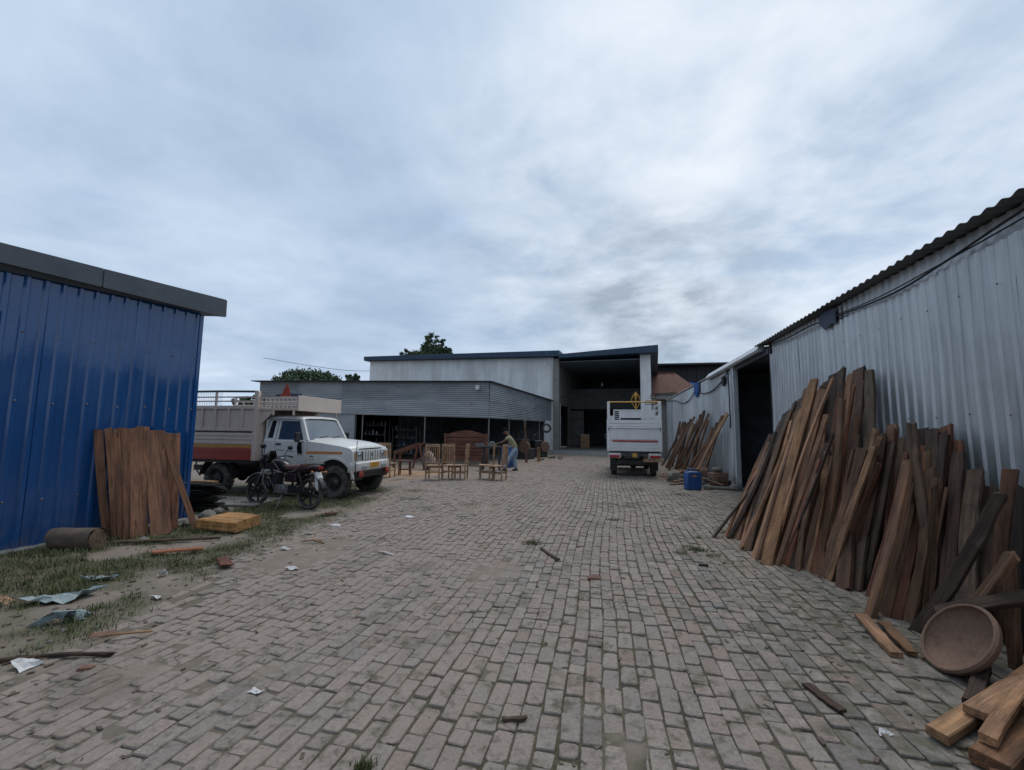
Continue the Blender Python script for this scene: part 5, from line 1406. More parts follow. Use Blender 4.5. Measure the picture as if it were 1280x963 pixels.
for i in range(80):          # thin strips packed between the boards
    u_ = rng.uniform(0.5, 22.4); j_ = int(u_); f_ = u_-j_
    (b0, t0, *_a), (b1, t1_, *_b) = FRONT[j_], FRONT[j_+1]
    bx = (b0[0]+(b1[0]-b0[0])*f_+rng.uniform(.02, .14), b0[1]+(b1[1]-b0[1])*f_+rng.uniform(-.03, .10))
    tt = Vector(t0).lerp(Vector(t1_), f_)+Vector((rng.uniform(.02, .14), rng.uniform(-.06, .10), 0))
    k_ = rng.uniform(.8, 1.12); tt = Vector((bx[0], bx[1], 0)).lerp(tt, k_)
    lab, tn = fresh_label(lambda c: 'thin %s strip between the %s' % (c, gap_name(j_)), ['dark', 'brown', 'mid', 'tan', 'red'])
    plank((bx[0], bx[1], gz(*bx)-.01), tt, rng.uniform(.025, .065), rng.uniform(.02, .045), (-1, -.5+rng.uniform(-.9, .9), .3), tn,
          lab, 'thin strips among the leaning planks', seed=800+i)
# planks behind, resting on the sheets themselves
TT = [(6.70, 2.47), (6.77, 2.48), (7.14, 2.40), (7.63, 2.56), (8.02, 2.22), (8.52, 2.42), (9.53, 2.0), (10.3, 1.58)]
for i in range(30):
    y = 6.72+i*(3.5/29); z = float(np.interp(y, [a for a, c in TT], [c for a, c in TT]))+rng.uniform(-.18, .03)
    lay_ = i % 2
    bx = (2.42-.15*(y-6.7)-.10*lay_+rng.uniform(-.05, .05), y-1.45-.27*(y-6.7)+rng.uniform(-.07, .07))
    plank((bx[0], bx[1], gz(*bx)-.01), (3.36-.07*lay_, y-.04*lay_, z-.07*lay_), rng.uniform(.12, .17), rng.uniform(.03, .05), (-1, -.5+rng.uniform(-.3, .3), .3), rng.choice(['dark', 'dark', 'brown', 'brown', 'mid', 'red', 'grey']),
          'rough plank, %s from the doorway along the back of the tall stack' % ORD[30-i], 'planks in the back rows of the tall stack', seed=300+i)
TT = [(4.9, 1.2), (5.12, 1.36), (5.34, 1.63), (5.69, 1.64), (5.94, 1.68), (6.3, 1.45), (6.7, 1.42)]
for i in range(22):
    y = 4.95+i*(1.75/21); z = float(np.interp(y, [a for a, c in TT], [c for a, c in TT]))+rng.uniform(-.16, .03)
    lay_ = i % 2
    bx = (2.68-.08*lay_+rng.uniform(-.04, .04), y-.85+rng.uniform(-.06, .06))
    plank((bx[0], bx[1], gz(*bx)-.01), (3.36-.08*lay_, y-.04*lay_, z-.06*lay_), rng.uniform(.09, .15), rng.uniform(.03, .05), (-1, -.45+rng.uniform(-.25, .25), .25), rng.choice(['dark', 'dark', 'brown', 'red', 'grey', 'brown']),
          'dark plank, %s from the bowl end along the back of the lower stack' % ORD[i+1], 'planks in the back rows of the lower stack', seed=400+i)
for i in range(7):
    y = 4.0+i*.14
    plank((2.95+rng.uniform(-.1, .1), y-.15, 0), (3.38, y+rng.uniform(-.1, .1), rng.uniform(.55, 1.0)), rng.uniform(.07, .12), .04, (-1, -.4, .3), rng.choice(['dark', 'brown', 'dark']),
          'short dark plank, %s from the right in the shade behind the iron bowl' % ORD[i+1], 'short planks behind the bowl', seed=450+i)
plank((2.33, 4.02, .26), (2.95, 3.45, .74), .10, .05, (-.3, -.6, .8), 'dark', 'dark rough board lying aslant right above the iron bowl rim', None, seed=470)
# far stack beyond the doorway
FT = [(14.3, 2.2), (14.75, 2.1), (15.6, 1.7), (16.4, 1.9), (17.05, 2.5), (17.5, 2.4), (18.4, 1.9), (19.5, 2.3), (20.6, 2.0), (21.6, 2.1), (23.0, 2.2)]
for i in range(26):
    y = 14.25+8.4*(i/25)**1.05
    z = float(np.interp(y, [a for a, c in FT], [c for a, c in FT]))+rng.uniform(-.25, .05)
    ly = i % 2
    bx = (2.45+.35*ly+rng.uniform(-.1, .1), y+.25+rng.uniform(-.35, .25))
    tone = ['mid', 'tan', 'brown', 'dark', 'red', 'mid', 'brown'][i % 7]
    lab = '%s plank, %s from the doorway in the far leaning stack' % (COLW[tone], ORD[i+1])
    if i == 0: lab = 'long tan plank at the doorway end of the far leaning stack'; tone = 'tan'
    if i == 1: lab = 'long brown plank second from the doorway in the far leaning stack'; tone = 'mid'
    plank((bx[0], bx[1], gz(*bx)-.01), (3.40-.10*ly, y, z), rng.uniform(.09, .15), .04, (-1, -.4, .3), tone, lab, 'planks in the far leaning stack' if i > 1 else None, seed=500+i)
for i in range(5):
    y = 14.9+i*.55
    plank((1.75+rng.uniform(-.1, .2), y-.7, .03+.02*i), (2.9, y+rng.uniform(0, .8), .12+.05*i), rng.uniform(.08, .13), .035, (-.2, -.3, 1), rng.choice(['tan', 'mid', 'grey']),
          'loose plank lying flat, %s from the jerrycan at the foot of the far stack' % ORD[i+1], 'planks lying at the foot of the far stack', seed=540+i)
# left boards on the blue wall (foot, head, width)
def bw(y_, out_): return (-6.98+.0945*(y_-6.36)+out_, y_)
LB = [((-6.80, 5.05), (4.97, 1.51, .06), .10, 'brown', 'brown board at the left end of the boards leaning on the blue wall'),
      ((-6.70, 5.08), (5.07, 1.53, .08), .085, 'mid', 'second board from the left on the blue wall'),
      ((-6.62, 5.10), (5.16, 1.53, .10), .08, 'mid', 'third board from the left on the blue wall, a narrow one'),
      ((-6.54, 5.12), (5.26, 1.54, .11), .10, 'brown', 'fourth board from the left on the blue wall'),
      ((-6.47, 5.16), (5.36, 1.53, .11), .10, 'red', 'fifth board from the left on the blue wall'),
      ((-6.42, 5.23), (5.46, 1.52, .12), .12, 'red', 'reddish board left of the broad front board on the blue wall'),
      ((-6.46, 5.48), (5.85, 1.47, .08), .16, 'brown', 'broad brown board behind the narrow slanting one on the blue wall'),
      ((-6.45, 5.68), (6.02, 1.46, .07), .16, 'red', 'broad board at the right end of the boards on the blue wall'),
      ((-6.60, 5.30), (5.55, 1.57, .06), .16, 'red', 'tallest board, its top just showing behind the broad board on the blue wall'),
      ((-6.26, 5.36), (5.62, 1.50, .17), .235, 'mid', 'very broad knotty board in front of the others on the blue wall'),
      ((-6.10, 5.78), (5.72, 1.49, .19), .085, 'tan', 'narrow light board slanting across the front of the boards on the blue wall')]
for i, (bx, (ty, tz, to), w, tone, lab) in enumerate(LB):
    tx_, _ = bw(ty, to)
    plank((bx[0], bx[1], gz(*bx)-.015), (tx_, ty, tz), w, .03, (.85, -.55, .2), tone, lab, None, 'board', 'board', seed=600+i, rough=.4, taper=1.0)
    ob = COL.objects[-1]; k_ = .8+.4*((i*37) % 10)/10; ob.color = (.20*k_, .098*k_, .056*k_, 1)
# fresh sawn timbers at the bottom right corner
DV = Vector((.70, .56, 0)).normalized()
TB = [((1.60, 2.84, .04), .095, .05, 1.7, 'fresh', 'light sawn timber reaching furthest left on the pile at the bottom right corner', 0, .06),
      ((1.70, 2.66, .04), .15, .07, 1.6, 'mid', 'broad brown timber just right of the longest light one at the bottom right', 2, .02),
      ((1.60, 2.50, .035), .16, .055, 1.0, 'red', 'short brown board lying crosswise across the front of the bottom right pile', -52, .0),
      ((1.90, 2.62, .09), .10, .045, 1.5, 'tan', 'tan timber nearest the right edge of the bottom right pile', 4, .05),
      ((1.86, 2.97, .105), .11, .042, 1.6, 'tan', 'tan timber highest on the pile below the bowl', -3, .10),
      ((2.02, 2.80, .14), .10, .06, 1.4, 'fresh', 'pale timber lying on top in the middle of the bottom right pile', 1, .08),
      ((1.98, 3.12, .04), .10, .07, 1.3, 'brown', 'brown timber lowest on the bowl side of the bottom right pile', -2, .03),
      ((2.10, 2.96, .165), .09, .04, 1.4, 'mid', 'thin brown board lying uppermost across the bottom right pile', -12, .06),
      ((1.75, 2.74, .105), .07, .04, 1.5, 'tan', 'narrow tan batten bridging the light timber and the broad brown one', 5, .05),
      ((2.0, 3.22, .03), .08, .05, .5, 'dark', 'dark short offcut on the far side of the bottom right pile', 12, .05)]
for i, (p, w, th, l_, tone, lab, an, rise) in enumerate(TB):
    d = Matrix.Rotation(R(an), 3, 'Z') @ DV
    plank(p, Vector(p)+d*l_+Vector((0, 0, rise)), w, th, (-.25, -.25, 1), tone, lab, None, 'timber', 'timber', seed=700+i, rough=.5)
plank((2.07, 4.52, .025), (1.93, 3.78, .03), .085, .035, (0, 0, 1), 'tan', 'light board lying flat beside the bowl, the left one of two', None, 'board', 'board', seed=720)
plank((2.17, 4.40, .025), (2.05, 3.82, .03), .085, .03, (0, 0, 1), 'mid', 'brown board lying flat beside the bowl, the right one of two', None, 'board', 'board', seed=721)
plank((1.17, 3.26, .015), (1.25, 3.00, .015), .06, .02, (0, 0, 1), 'dark', 'dark weathered wood chip lying on the paving left of the bowl', None, 'wood chip', 'wood_chip', seed=722)
plank((-.58, 2.50, .02), (-.45, 2.54, .022), .024, .016, (0, 0, 1), 'dark', 'small dark charred stick in the middle foreground of the paving', None, 'stick', 'stick', seed=723, rough=3)
plank((-.90, 6.05, .02), (-.62, 5.56, .02), .04, .025, (0, 0, 1), 'dark', 'dark stick on the paving beside the tuft of weeds', None, 'stick', 'stick', seed=724)
plank((-6.35, 4.80, .05), (-5.25, 5.35, .05), .06, .03, (0, 0, 1), 'grey', 'grey stick lying on the grass in front of the leaning boards', None, 'stick', 'stick', seed=725)
plank((-5.40, 4.52, .05), (-4.95, 4.80, .06), .10, .025, (0, 0, 1), 'fresh', 'pale orange strip of wood lying on the grass', None, 'wood strip', 'wood_strip', seed=726)
bpy.data.objects['wood_strip'].color = (.36, .14, .075, 1)
plank((-3.95, 2.32, .015), (-3.30, 2.56, .02), .03, .018, (0, 0, 1), 'dark', 'dark stick along the edge of the paving at the lower left', None, 'stick', 'stick', seed=727, rough=2.5)
plank((-3.60, 2.75, .035), (-3.35, 2.86, .04), .02, .012, (0, 0, 1), 'fresh', 'thin pale splinter at the grass edge on the lower left', None, 'splinter', 'splinter', seed=728)
plank((-4.40, 4.55, .05), (-4.15, 4.35, .04), .12, .02, (.2, 0, 1), 'red', 'curled brown piece of bark at the edge of the grass', None, 'bark', 'bark_piece', seed=729, rough=2)
# thick golden slab on the grass
o = plank((-6.10, 6.08, .10), (-5.40, 6.02, .10), .62, .16, (0, 0, 1), 'fresh', 'thick golden wooden slab lying on the grass in front of the motorcycle', None, 'wood slab', 'wood_slab', seed=740, rough=.6)
o.color = (.40, .22, .085, 1)
# low pile of dark boards behind the blue shed corner
for i in range(11):
    z = .03+i*.045
    a = rng.uniform(-.12, .12); x0 = -8.25+rng.uniform(-.1, .05); x1 = -7.22+rng.uniform(-.12, .12)+(0.15 if i < 3 else 0)
    plank((x0, 7.12+a*.5, z), (x1, 7.18+a, z+rng.uniform(-.01, .01)), rng.uniform(.22, .34), .035, (0, 0, 1), 'dark', 'dark board, %s from the ground in the low pile beside the blue shed' % ORD[i+1], 'dark boards in the low pile', 'board', 'board', seed=760+i)
    ob = COL.objects[-1]
    ob.color = (.018, .016, .015, 1)
plank((-7.3, 7.25, .53), (-7.75, 7.05, .55), .16, .03, (0, 0, 1), 'fresh', 'pale offcut lying on top of the low dark pile beside the blue shed', None, 'offcut', 'offcut', seed=780)
# ------------------------------------------------------------------ bowl, containers, rubble
M_ = Matrix.Translation((2.235, 3.68, 0.222)) @ Vector((-.80, -.04, .60)).to_track_quat('Z', 'Y').to_matrix().to_4x4()
b = MB(); pr = []
for i in range(11):
    a = R(90*i/10); pr.append((0.235*math.sin(a)**.9 if i else .001, -.095*math.cos(a)))
out_ = [(r_+.012*(r_/.235)+.002, z-.012) for r_, z in pr]
b.lathe(pr+[(0.247, 0.004), (0.252, -.004)]+out_[::-1], 40, M_)
o = b.build('iron_bowl', MAT['rust'], smooth=50); tag(o, 'big rusty round iron bowl tipped towards the yard against the planks', 'bowl')
b = MB()
b.tube([(0.238*math.cos(a), 0.238*math.sin(a), .004) for a in [2*math.pi*k/32 for k in range(33)]], .010, 6, M_); b.build('rim', MAT['rust'], o, smooth=True)

jc = thing('jerrycan', 'blue plastic jerrycan on the paving in front of the far planks', 'jerrycan', (2.21, 13.3, 0), R(12))
b = MB(); b.prism([(-.20, .02), (-.17, 0), (.17, 0), (.20, .02), (.20, .44), (.15, .50), (-.15, .50), (-.20, .44)], -.15, .15, 'y'); b.build('body', MAT['drum_blue'], jc, bevel=.03, smooth=50)
for zz in (.12, .33): MB().box(-.207, .207, -.157, .157, zz, zz+.02).build('rib', MAT['drum_blue'], jc, bevel=.008)
b = MB(); b.tube([(-.13, 0, .49), (-.12, 0, .56), (.02, 0, .56), (.04, 0, .49)], .022, 8); b.build('handle', MAT['drum_blue'], jc, smooth=True)
b = MB(); b.lathe([(.05, 0), (.05, .05), (.045, .06), (.001, .06)], 14, Matrix.Translation((.13, 0, .495))); b.build('cap', MAT['black'], jc, smooth=40)
MB().box(-.05, .06, -.1585, -.1515, .36, .40).build('label', MAT['orange_band'], jc)

def rock(name, loc, sx, sy, sz, mat, label, cat, seed, group=None, sub=0):
    r = random.Random(seed); b = MB(); b.sphere((0, 0, 0), sx, sy, sz, 10, 7)
    b.v = [Vector((p.x*(1+r.uniform(-.18, .18)), p.y*(1+r.uniform(-.18, .18)), max(p.z*(1+r.uniform(-.2, .2)), -sz*.7))) for p in b.v]
    o = b.build(name, mat, smooth=28, loc=(loc[0], loc[1], loc[2]+sz*.55), rz=r.uniform(0, 6)); return tag(o, label, cat, group)
mt = thing('engine_block', 'rusty old engine block with a pale cap lying by the doorway post', 'engine', (3.02, 14.05, 0), R(20))
b = MB(); b.box(-.22, .22, -.18, .18, .05, .42); b.box(-.18, .18, -.22, .22, .15, .36); b.lathe([(.001, .5), (.1, .5), (.11, .42)], 12); b.build('block', MAT['rust'], mt, bevel=.03)
b = MB(); b.lathe([(.001, .60), (.13, .59), (.16, .54), (.15, .50)], 16, Matrix.Translation((0, 0, -.02))); b.build('cap', MAT['stone'], mt, smooth=True)
b = MB(); b.tube([(-.2, 0, .2), (-.45, -.1, .22)], .06, 10); b.box(.2, .34, -.12, .12, 0, .2); b.build('flange', MAT['darksteel'], mt, bevel=.01)
for i, (p, q, rr_, lab) in enumerate([((2.45, 13.95, .30), (3.05, 13.55, .12), .028, 'rusty pipe propped from the far stack down beside the engine block'), ((2.6, 13.5, .05), (3.3, 13.35, .06), .045, 'pale pipe lying on the ground at the foot of the doorway post')]):
    b = MB(); b.tube([p, q], rr_, 10); b.tube([Vector(p), Vector(p).lerp(Vector(q), .06)], rr_*1.3, 10); tag(b.build('pipe', MAT['rust'] if i == 0 else MAT['stone'], smooth=40), lab, 'pipe')
rock('stone', (2.62, 13.45, 0), .12, .11, .09, MAT['stone'], 'round pale stone between the jerrycan and the doorway', 'stone', 1)
rock('stone', (2.72, 14.4, 0), .20, .16, .16, MAT['stone'], 'large grey stone behind the jerrycan against the metal wall', 'stone', 2)
rock('stone', (3.32, 13.5, 0), .14, .12, .10, MAT['stone'], 'squat grey stone at the foot of the doorway post', 'stone', 3)
rock('stone', (2.75, 14.9, .2), .28, .2, .2, MAT['rust'], 'brown lump of scrap iron heaped under the far leaning planks', 'scrap iron', 4).name = 'scrap_lump'
rock('stone', (2.05, 15.6, .0), .35, .25, .22, MAT['stone'], 'heap of pale rubble beside the rear wheel of the second pickup', 'rubble', 5).name = 'rubble_heap'

# log by the blue wall
b = MB(); r = random.Random(4); n = 22
M_ = Matrix.Translation((-6.62, 4.55, .135)) @ Matrix.Rotation(R(12), 4, 'Z')
vs, fs = [], []
NS = 7
for i in range(NS):
    x = -.27+.54*i/(NS-1)
    for k in range(n):
        a = 2*math.pi*k/n; rad = .135*(1+.03*math.sin(3*a+.4)+.025*math.sin(7*a+i*.8)+r.uniform(-.012, .012))
        vs.append((x+(.015*math.sin(2*a) if i in (0, NS-1) else 0), rad*math.cos(a), rad*math.sin(a)))
for i in range(NS-1):
    for k in range(n): fs.append((i*n+k, (i+1)*n+k, (i+1)*n+(k+1) % n, i*n+(k+1) % n))
b.add(vs, fs, M_); lg = b.build('log', MAT['bark'], smooth=60); tag(lg, 'short sawn log lying against the foot of the blue wall', 'log')
for sgn in (-1, 1):
    b = MB(); b.lathe([(.001, .004), (.05, .002), (.10, .003), (.128, 0.0)], 22, M_ @ Matrix.Translation((sgn*.266, 0, 0)) @ Matrix.Rotation(R(90*sgn), 4, 'Y')); e_o = b.build('cut_end', MAT['wood'], lg); e_o.color = (.17, .115, .08, 1)
MB().box(-.5, .9, -.75, .25, 0, .05).build('concrete_slab', MAT['concrete'], loc=(-7.85, 8.35, .0), rz=R(8), bevel=.015)
tag(bpy.data.objects['concrete_slab'], 'pale concrete slab on the ground under the motorcycle', 'slab')
rock('stone', (-6.95, 7.0, 0), .13, .1, .07, MAT['stone'], 'pale stone at the foot of the low dark board pile', 'stone', 11)
rock('stone', (-6.7, 6.55, 0), .2, .13, .10, MAT['stone'], 'larger mossy stone between the dark pile and the golden slab', 'stone', 12)
rock('stone', (-6.55, 6.05, 0), .11, .09, .07, MAT['stone'], 'brownish stone beside the right end of the leaning boards', 'stone', 13)
rock('stone', (-6.15, 5.02, 0), .10, .07, .05, MAT['stone'], 'small stone in the grass at the foot of the broad front board', 'stone', 14)
# broken bricks lying about
def chunk(loc, s, mat, label, cat, name, seed, group=None, rz=0):
    r = random.Random(seed); b = MB(); b.box(-s, s, -s*.55, s*.55, 0, s*.55)
    b.v = [Vector((p.x+r.uniform(-.2, .2)*s, p.y+r.uniform(-.15, .15)*s, p.z+(r.uniform(-.15, .15)*s if p.z > 0 else 0))) for p in b.v]
    o = b.build(name, mat, bevel=s*.12, loc=loc, rz=rz); return tag(o, label, cat, group)
chunk((-.18, 5.02, -.01), .065, MAT['clay'], 'dark broken brick piece lying in the middle of the paving', 'brick piece', 'brick_piece', 21)
chunk((-3.30, 2.40, -.01), .045, MAT['clay'], 'reddish broken brick piece on the lower left of the paving', 'brick piece', 'brick_piece', 22, rz=.3)
chunk((-3.75, 2.80, -.03), .08, MAT['clay'], 'flat reddish brick piece in the grass edge at the lower left', 'brick piece', 'brick_piece', 23, rz=.9)
chunk((-4.9, 7.35, .01), .10, MAT['clay'], 'brick piece with a round hole behind the grass edge near the motorcycle', 'brick piece', 'brick_piece', 24, rz=.5)
chunk((1.05, 5.78, .005), .05, MAT['darksteel'], 'small black lump on the paving near the leaning planks', 'lump', 'black_lump', 25)
rock('white_stone', (-4.3, 6.6, .0), .10, .05, .025, MAT['paper'], 'flat whitish stone on the paving between motorcycle and the yard', 'stone', 26)
rock('white_stone', (-3.5, 7.6, .0), .12, .06, .02, MAT['paper'], 'flat whitish stone further out on the paving right of the motorcycle', 'stone', 27)
# crumpled scraps
def scrap(name, loc, pts, mat, label, cat, seed, group=None, hump=.03):
    """a torn, creased piece of sheet or paper, its edge ragged and its folds real"""
    r = random.Random(seed); b = MB(); n = len(pts)
    cx_ = sum(p[0] for p in pts)/n; cy_ = sum(p[1] for p in pts)/n
    rim = []
    for i in range(n):
        p, q = pts[i], pts[(i+1) % n]
        for f in (0, .35, .7): rim.append((p[0]+(q[0]-p[0])*f, p[1]+(q[1]-p[1])*f))
    size = max(abs(p[0]-cx_)+abs(p[1]-cy_) for p in pts); m = len(rim); vs = []
    for k, f in enumerate((1, .72, .4)):
        for i, p in enumerate(rim):
            j = size*(.10 if k == 0 else .06)
            x = cx_+(p[0]-cx_)*f+r.uniform(-j, j); y = cy_+(p[1]-cy_)*f+r.uniform(-j, j)
            vs.append((x, y, max(0, hump*(.5+.9*math.sin(x*9/size*.3+seed)*math.cos(y*11/size*.3+seed*2))+r.uniform(-.5, .8)*hump)))
    vs.append((cx_, cy_, hump)); fs = []
    for k in range(2):
        for i in range(m): fs.append((k*m+i, k*m+(i+1) % m, (k+1)*m+(i+1) % m, (k+1)*m+i))
    fs += [(2*m+i, 2*m+(i+1) % m, 3*m) for i in range(m)]
    b.add(vs, fs); o = b.build(name, mat, loc=(loc[0], loc[1], gz(loc[0], loc[1])+.008)); mo = o.modifiers.new('s', 'SOLIDIFY'); mo.thickness = .003
    return tag(o, label, cat, group)
scrap('sheet_scrap', (-4.75, 3.22), [(-.20, -.16), (-.02, -.15), (.12, -.02), (.20, .18), (.06, .20), (-.06, .06), (-.22, -.04)], MAT['sheet_scrap'], 'largest bent piece of pale grey-green sheet on the grass', 'sheet scrap', 31, hump=.05)
scrap('sheet_scrap', (-4.22, 2.86), [(-.16, -.10), (-.02, -.08), (.06, .02), (.08, .16), (.02, .18), (-.05, .02)], MAT['sheet_scrap'], 'crumpled pale sheet piece nearest the paving edge', 'sheet scrap', 32, hump=.07)
scrap('sheet_scrap', (-5.02, 3.68), [(-.16, -.06), (.10, -.07), (.20, .06), (.05, .05), (-.12, .05)], MAT['sheet_scrap'], 'small pale pointed sheet piece further up the grass', 'sheet scrap', 33, hump=.03)
scrap('board_scrap', (-5.45, 3.05), [(-.35, -.1), (.3, -.08), (.33, .05), (-.3, .08)], MAT['chair_wood'], 'flat tan board scrap at the left edge of the grass', 'board scrap', 34, hump=.03)
scrap('paper_scrap', (-3.72, 2.34), [(-.06, -.05), (.05, -.06), (.08, .05), (-.03, .07)], MAT['paper'], 'white crumpled paper near the left edge of the paving', 'paper', 35, hump=.03)
scrap('paper_scrap', (-3.46, 4.50), [(-.06, -.04), (.06, -.05), (.07, .03), (-.05, .05)], MAT['paper'], 'folded white paper with a blue edge on the paving', 'paper', 36, hump=.02)
scrap('paper_scrap', (-4.02, 3.46), [(-.05, -.03), (.05, -.04), (.05, .03), (-.04, .04)], MAT['paper'], 'white paper scrap at the edge of grass and paving', 'paper', 37, hump=.02)
scrap('paper_scrap', (-4.55, 3.95), [(-.04, -.03), (.04, -.03), (.03, .04), (-.03, .03)], MAT['paper'], 'small white paper ball in the grass above the sheet scraps', 'paper', 38, hump=.04)
scrap('paper_scrap', (-2.05, 2.42), [(-.04, -.02), (.04, -.02), (.05, .02), (-.03, .03)], MAT['paper'], 'tiny white paper on the paving in the left foreground', 'paper', 39, hump=.012)
scrap('paper_scrap', (1.38, 2.86), [(-.03, -.02), (.03, -.02), (.03, .02), (-.02, .02)], MAT['paper'], 'tiny white paper on the dark paving near the bottom right pile', 'paper', 40, hump=.012)
scrap('paper_scrap', (-4.1, 5.2), [(-.05, -.03), (.05, -.03), (.05, .03), (-.03, .04)], MAT['paper'], 'white paper scrap beside the bark at the grass edge', 'paper', 41, hump=.02)
b = MB()
for p in (((-.16, -.02, .02), (.0, .0, .05), (.15, .03, .01)), ((0, 0, .05), (-.06, .12, .10)), ((.02, 0, .05), (.06, .10, .03))): b.tube(p, .012, 6)
tag(b.build('twig', MAT['chair_wood'], loc=(-3.95, 5.55, gz(-3.95, 5.55))), 'pale forked twig lying at the edge of the paving', 'twig')
b = MB(); b.tube([(-.12, .06, .01), (-.02, -.02, .03), (.12, -.05, .01)], .010, 6); b.tube([(-.02, -.02, .03), (-.06, -.10, .06)], .008, 6)
tag(b.build('twig', MAT['paper'], loc=(-2.75, 5.35, gz(-2.75, 5.35))), 'whitish bent twig alone on the paving', 'twig')
r = random.Random(78); b = MB()
for i in range(420):      # gravel and crumbs of brick along the verge
    y = 1.6+9.5*r.random()**1.4; x = float(edge_x(y))+r.gauss(-.7, .8)
    if x < -7.0+.094*(y-6.4)+.15 and y < 6.5: continue
    s = r.uniform(.006, .022); b.sphere((x, y, gz(x, y)+s*.2), s*r.uniform(.8, 1.6), s*r.uniform(.8, 1.3), s*.7, 6, 4)
o = b.build('gravel', MAT['stone']); stuff(o); tag(o, 'loose gravel and brick crumbs along the grassy edge', 'gravel')
r = random.Random(77); b = MB()
for i in range(900):      # scattered chips, leaves and crumbs of soil
    x = r.uniform(-6.5, 3.2); y = 1.7+9*r.random()**1.6
    if r.random() < .45: x = float(edge_x(y))+r.gauss(-.4, .7)
    if r.random() < .2: x = r.uniform(.8, 2.2); y = r.uniform(2.4, 7)
    s = r.uniform(.008, .026); a = r.uniform(0, 6); z = gz(x, y)
    M_ = Matrix.Translation((x, y, z+.006)) @ Matrix.Rotation(a, 4, 'Z') @ Matrix.Rotation(r.uniform(-.4, .4), 4, 'X')
    b.box(-s, s, -s*r.uniform(.2, .6), s*.4, -s*.2, s*.25, M_)
o = b.build('ground_litter', MAT['bark']); stuff(o); tag(o, 'fine wood chips and crumbs scattered over the yard', 'litter')

# ------------------------------------------------------------------ furniture in front of the workshop
def make_chair():
    t = thing('slat_back_chair', '', 'chair')
    W = MAT['chair_wood']
    def leg(x, y, z1, lean=0.0): MB().beam((x, y, 0), (x, y+lean, z1), .04, .04, up=(0, 1, 0)).build('leg', W, t, bevel=.004)
    for s in (-.21, .21):
        leg(s, -.20, .44); leg(s, .20, 1.10, .05)
        MB().box(s-.012, s+.012, -.18, .19, .20, .235).build('stretcher', W, t)
    MB().box(-.24, .24, -.235, .22, .43, .46).build('seat', W, t, bevel=.006)
    MB().box(-.2, .2, -.21, -.19, .36, .43).build('apron', W, t)
    MB().box(-.23, .23, .232, .262, 1.03, 1.12).build('top_rail', W, t, bevel=.008)
    MB().box(-.19, .19, .20, .225, .52, .57).build('back_rail', W, t, bevel=.004)
    for q in range(6):
        x = -.155+q*.062; MB().beam((x, .213, .55), (x, .246, 1.05), .026, .014, up=(0, 1, 0)).build('slat', W, t)
    MB().box(-.19, .19, .19, .215, .24, .28).build('stretcher', W, t)
    return t
ch0 = make_chair()
CH = [(-5.40, 13.42, 188, 'raw wood slat back chair at the left of the group, its back to the yard'),
      (-4.95, 13.78, 172, 'raw wood slat back chair right behind the leftmost one of the group'),
      (-4.70, 13.85, 276, 'raw wood chair seen side on, beside the pair of chairs'),
      (-3.90, 14.15, 282, 'raw wood chair seen side on left of the leaning man'),
      (-3.47, 13.95, 263, 'raw wood chair nearest the leaning man, its back post upright'),
      (-7.20, 13.75, 184, 'raw wood slat back chair beside the bonnet of the white pickup')]
for i, (x, y, a, lab) in enumerate(CH):
    o = ch0 if i == 0 else copy_tree(ch0)
    o.location = (x, y, gz(x, y)); o.rotation_euler.z = R(a); o['label'] = lab; o['group'] = 'unfinished wooden chairs'
# bedstead
bd = thing('wooden_bedstead', 'large reddish brown wooden bedstead standing under the workshop fascia', 'bedstead', (-6.30, 19.3, 0), R(-3))
P_ = MAT['polished_wood']
for s in (-1, 1): MB().box(s*.98-.05, s*.98+.05, -.05, .05, 0, 1.42).build('post', P_, bd, bevel=.008)
for q in range(6): MB().box(-.93, .93, -.02-.012*(q % 2), .02, .30+q*.155, .440+q*.155).build('board', P_, bd, bevel=.01)
b = MB(); b.prism([(-.93, 1.24), (.93, 1.24), (.93, 1.36), (.6, 1.46), (.25, 1.54), (0, 1.56), (-.25, 1.54), (-.6, 1.46), (-.93, 1.36)], -.025, .03, 'y'); b.build('crest', P_, bd, bevel=.008)
MB().box(-1.0, 1.0, -.03, .07, .20, .30).build('bottom_rail', P_, bd, bevel=.008)
MB().box(.48, .90, -.045, -.021, .86, .98).build('slot_shade', MAT['inside'], bd)  # raised panel, its colour standing in for the shade of a slot
MB().box(-1.02, 1.02, -.42, -.03, .22, .27).build('ledge', P_, bd, bevel=.006)
for s in (-1, 1): MB().box(s*.92-.04, s*.92+.04, -.40, -.32, 0, .22).build('foot', P_, bd)
# long frame on trestle and stool by the pickup
fr = thing('trestle_frame', 'reddish wooden frame sloping up to a trestle leg behind the pickup bonnet', 'trestle', (-8.1, 17.0, 0), 0)
MB().beam((-.5, 0, .62), (.55, .1, .98), .09, .12).build('beam', P_, fr, bevel=.01)
MB().beam((-.5, .5, .62), (.55, .6, .98), .09, .12).build('beam', P_, fr, bevel=.01)
for p, q in (((.55, .1, .98), (.80, .1, 0)), ((.55, .6, .98), (.80, .6, 0)), ((.5, .1, .96), (.30, .1, 0)), ((-.45, 0, .6), (-.5, 0, 0)), ((-.45, .5, .6), (-.5, .5, 0))): MB().beam(p, q, .07, .07).build('leg', P_, fr)
MB().beam((.5, .0, .96), (.5, .7, .96), .06, .08).build('crosspiece', P_, fr)
st = thing('wooden_stool', 'small red brown stool beside the bumper of the white pickup', 'stool', (-6.95, 14.6, 0), R(15))
MB().box(-.2, .2, -.16, .16, .46, .50).build('seat', P_, st, bevel=.01)
for sx in (-1, 1):
    for sy in (-1, 1): MB().beam((sx*.16, sy*.12, .46), (sx*.19, sy*.15, 0), .04, .04).build('leg', P_, st)
MB().box(-.16, .16, -.13, -.10, .18, .22).build('stretcher', P_, st)
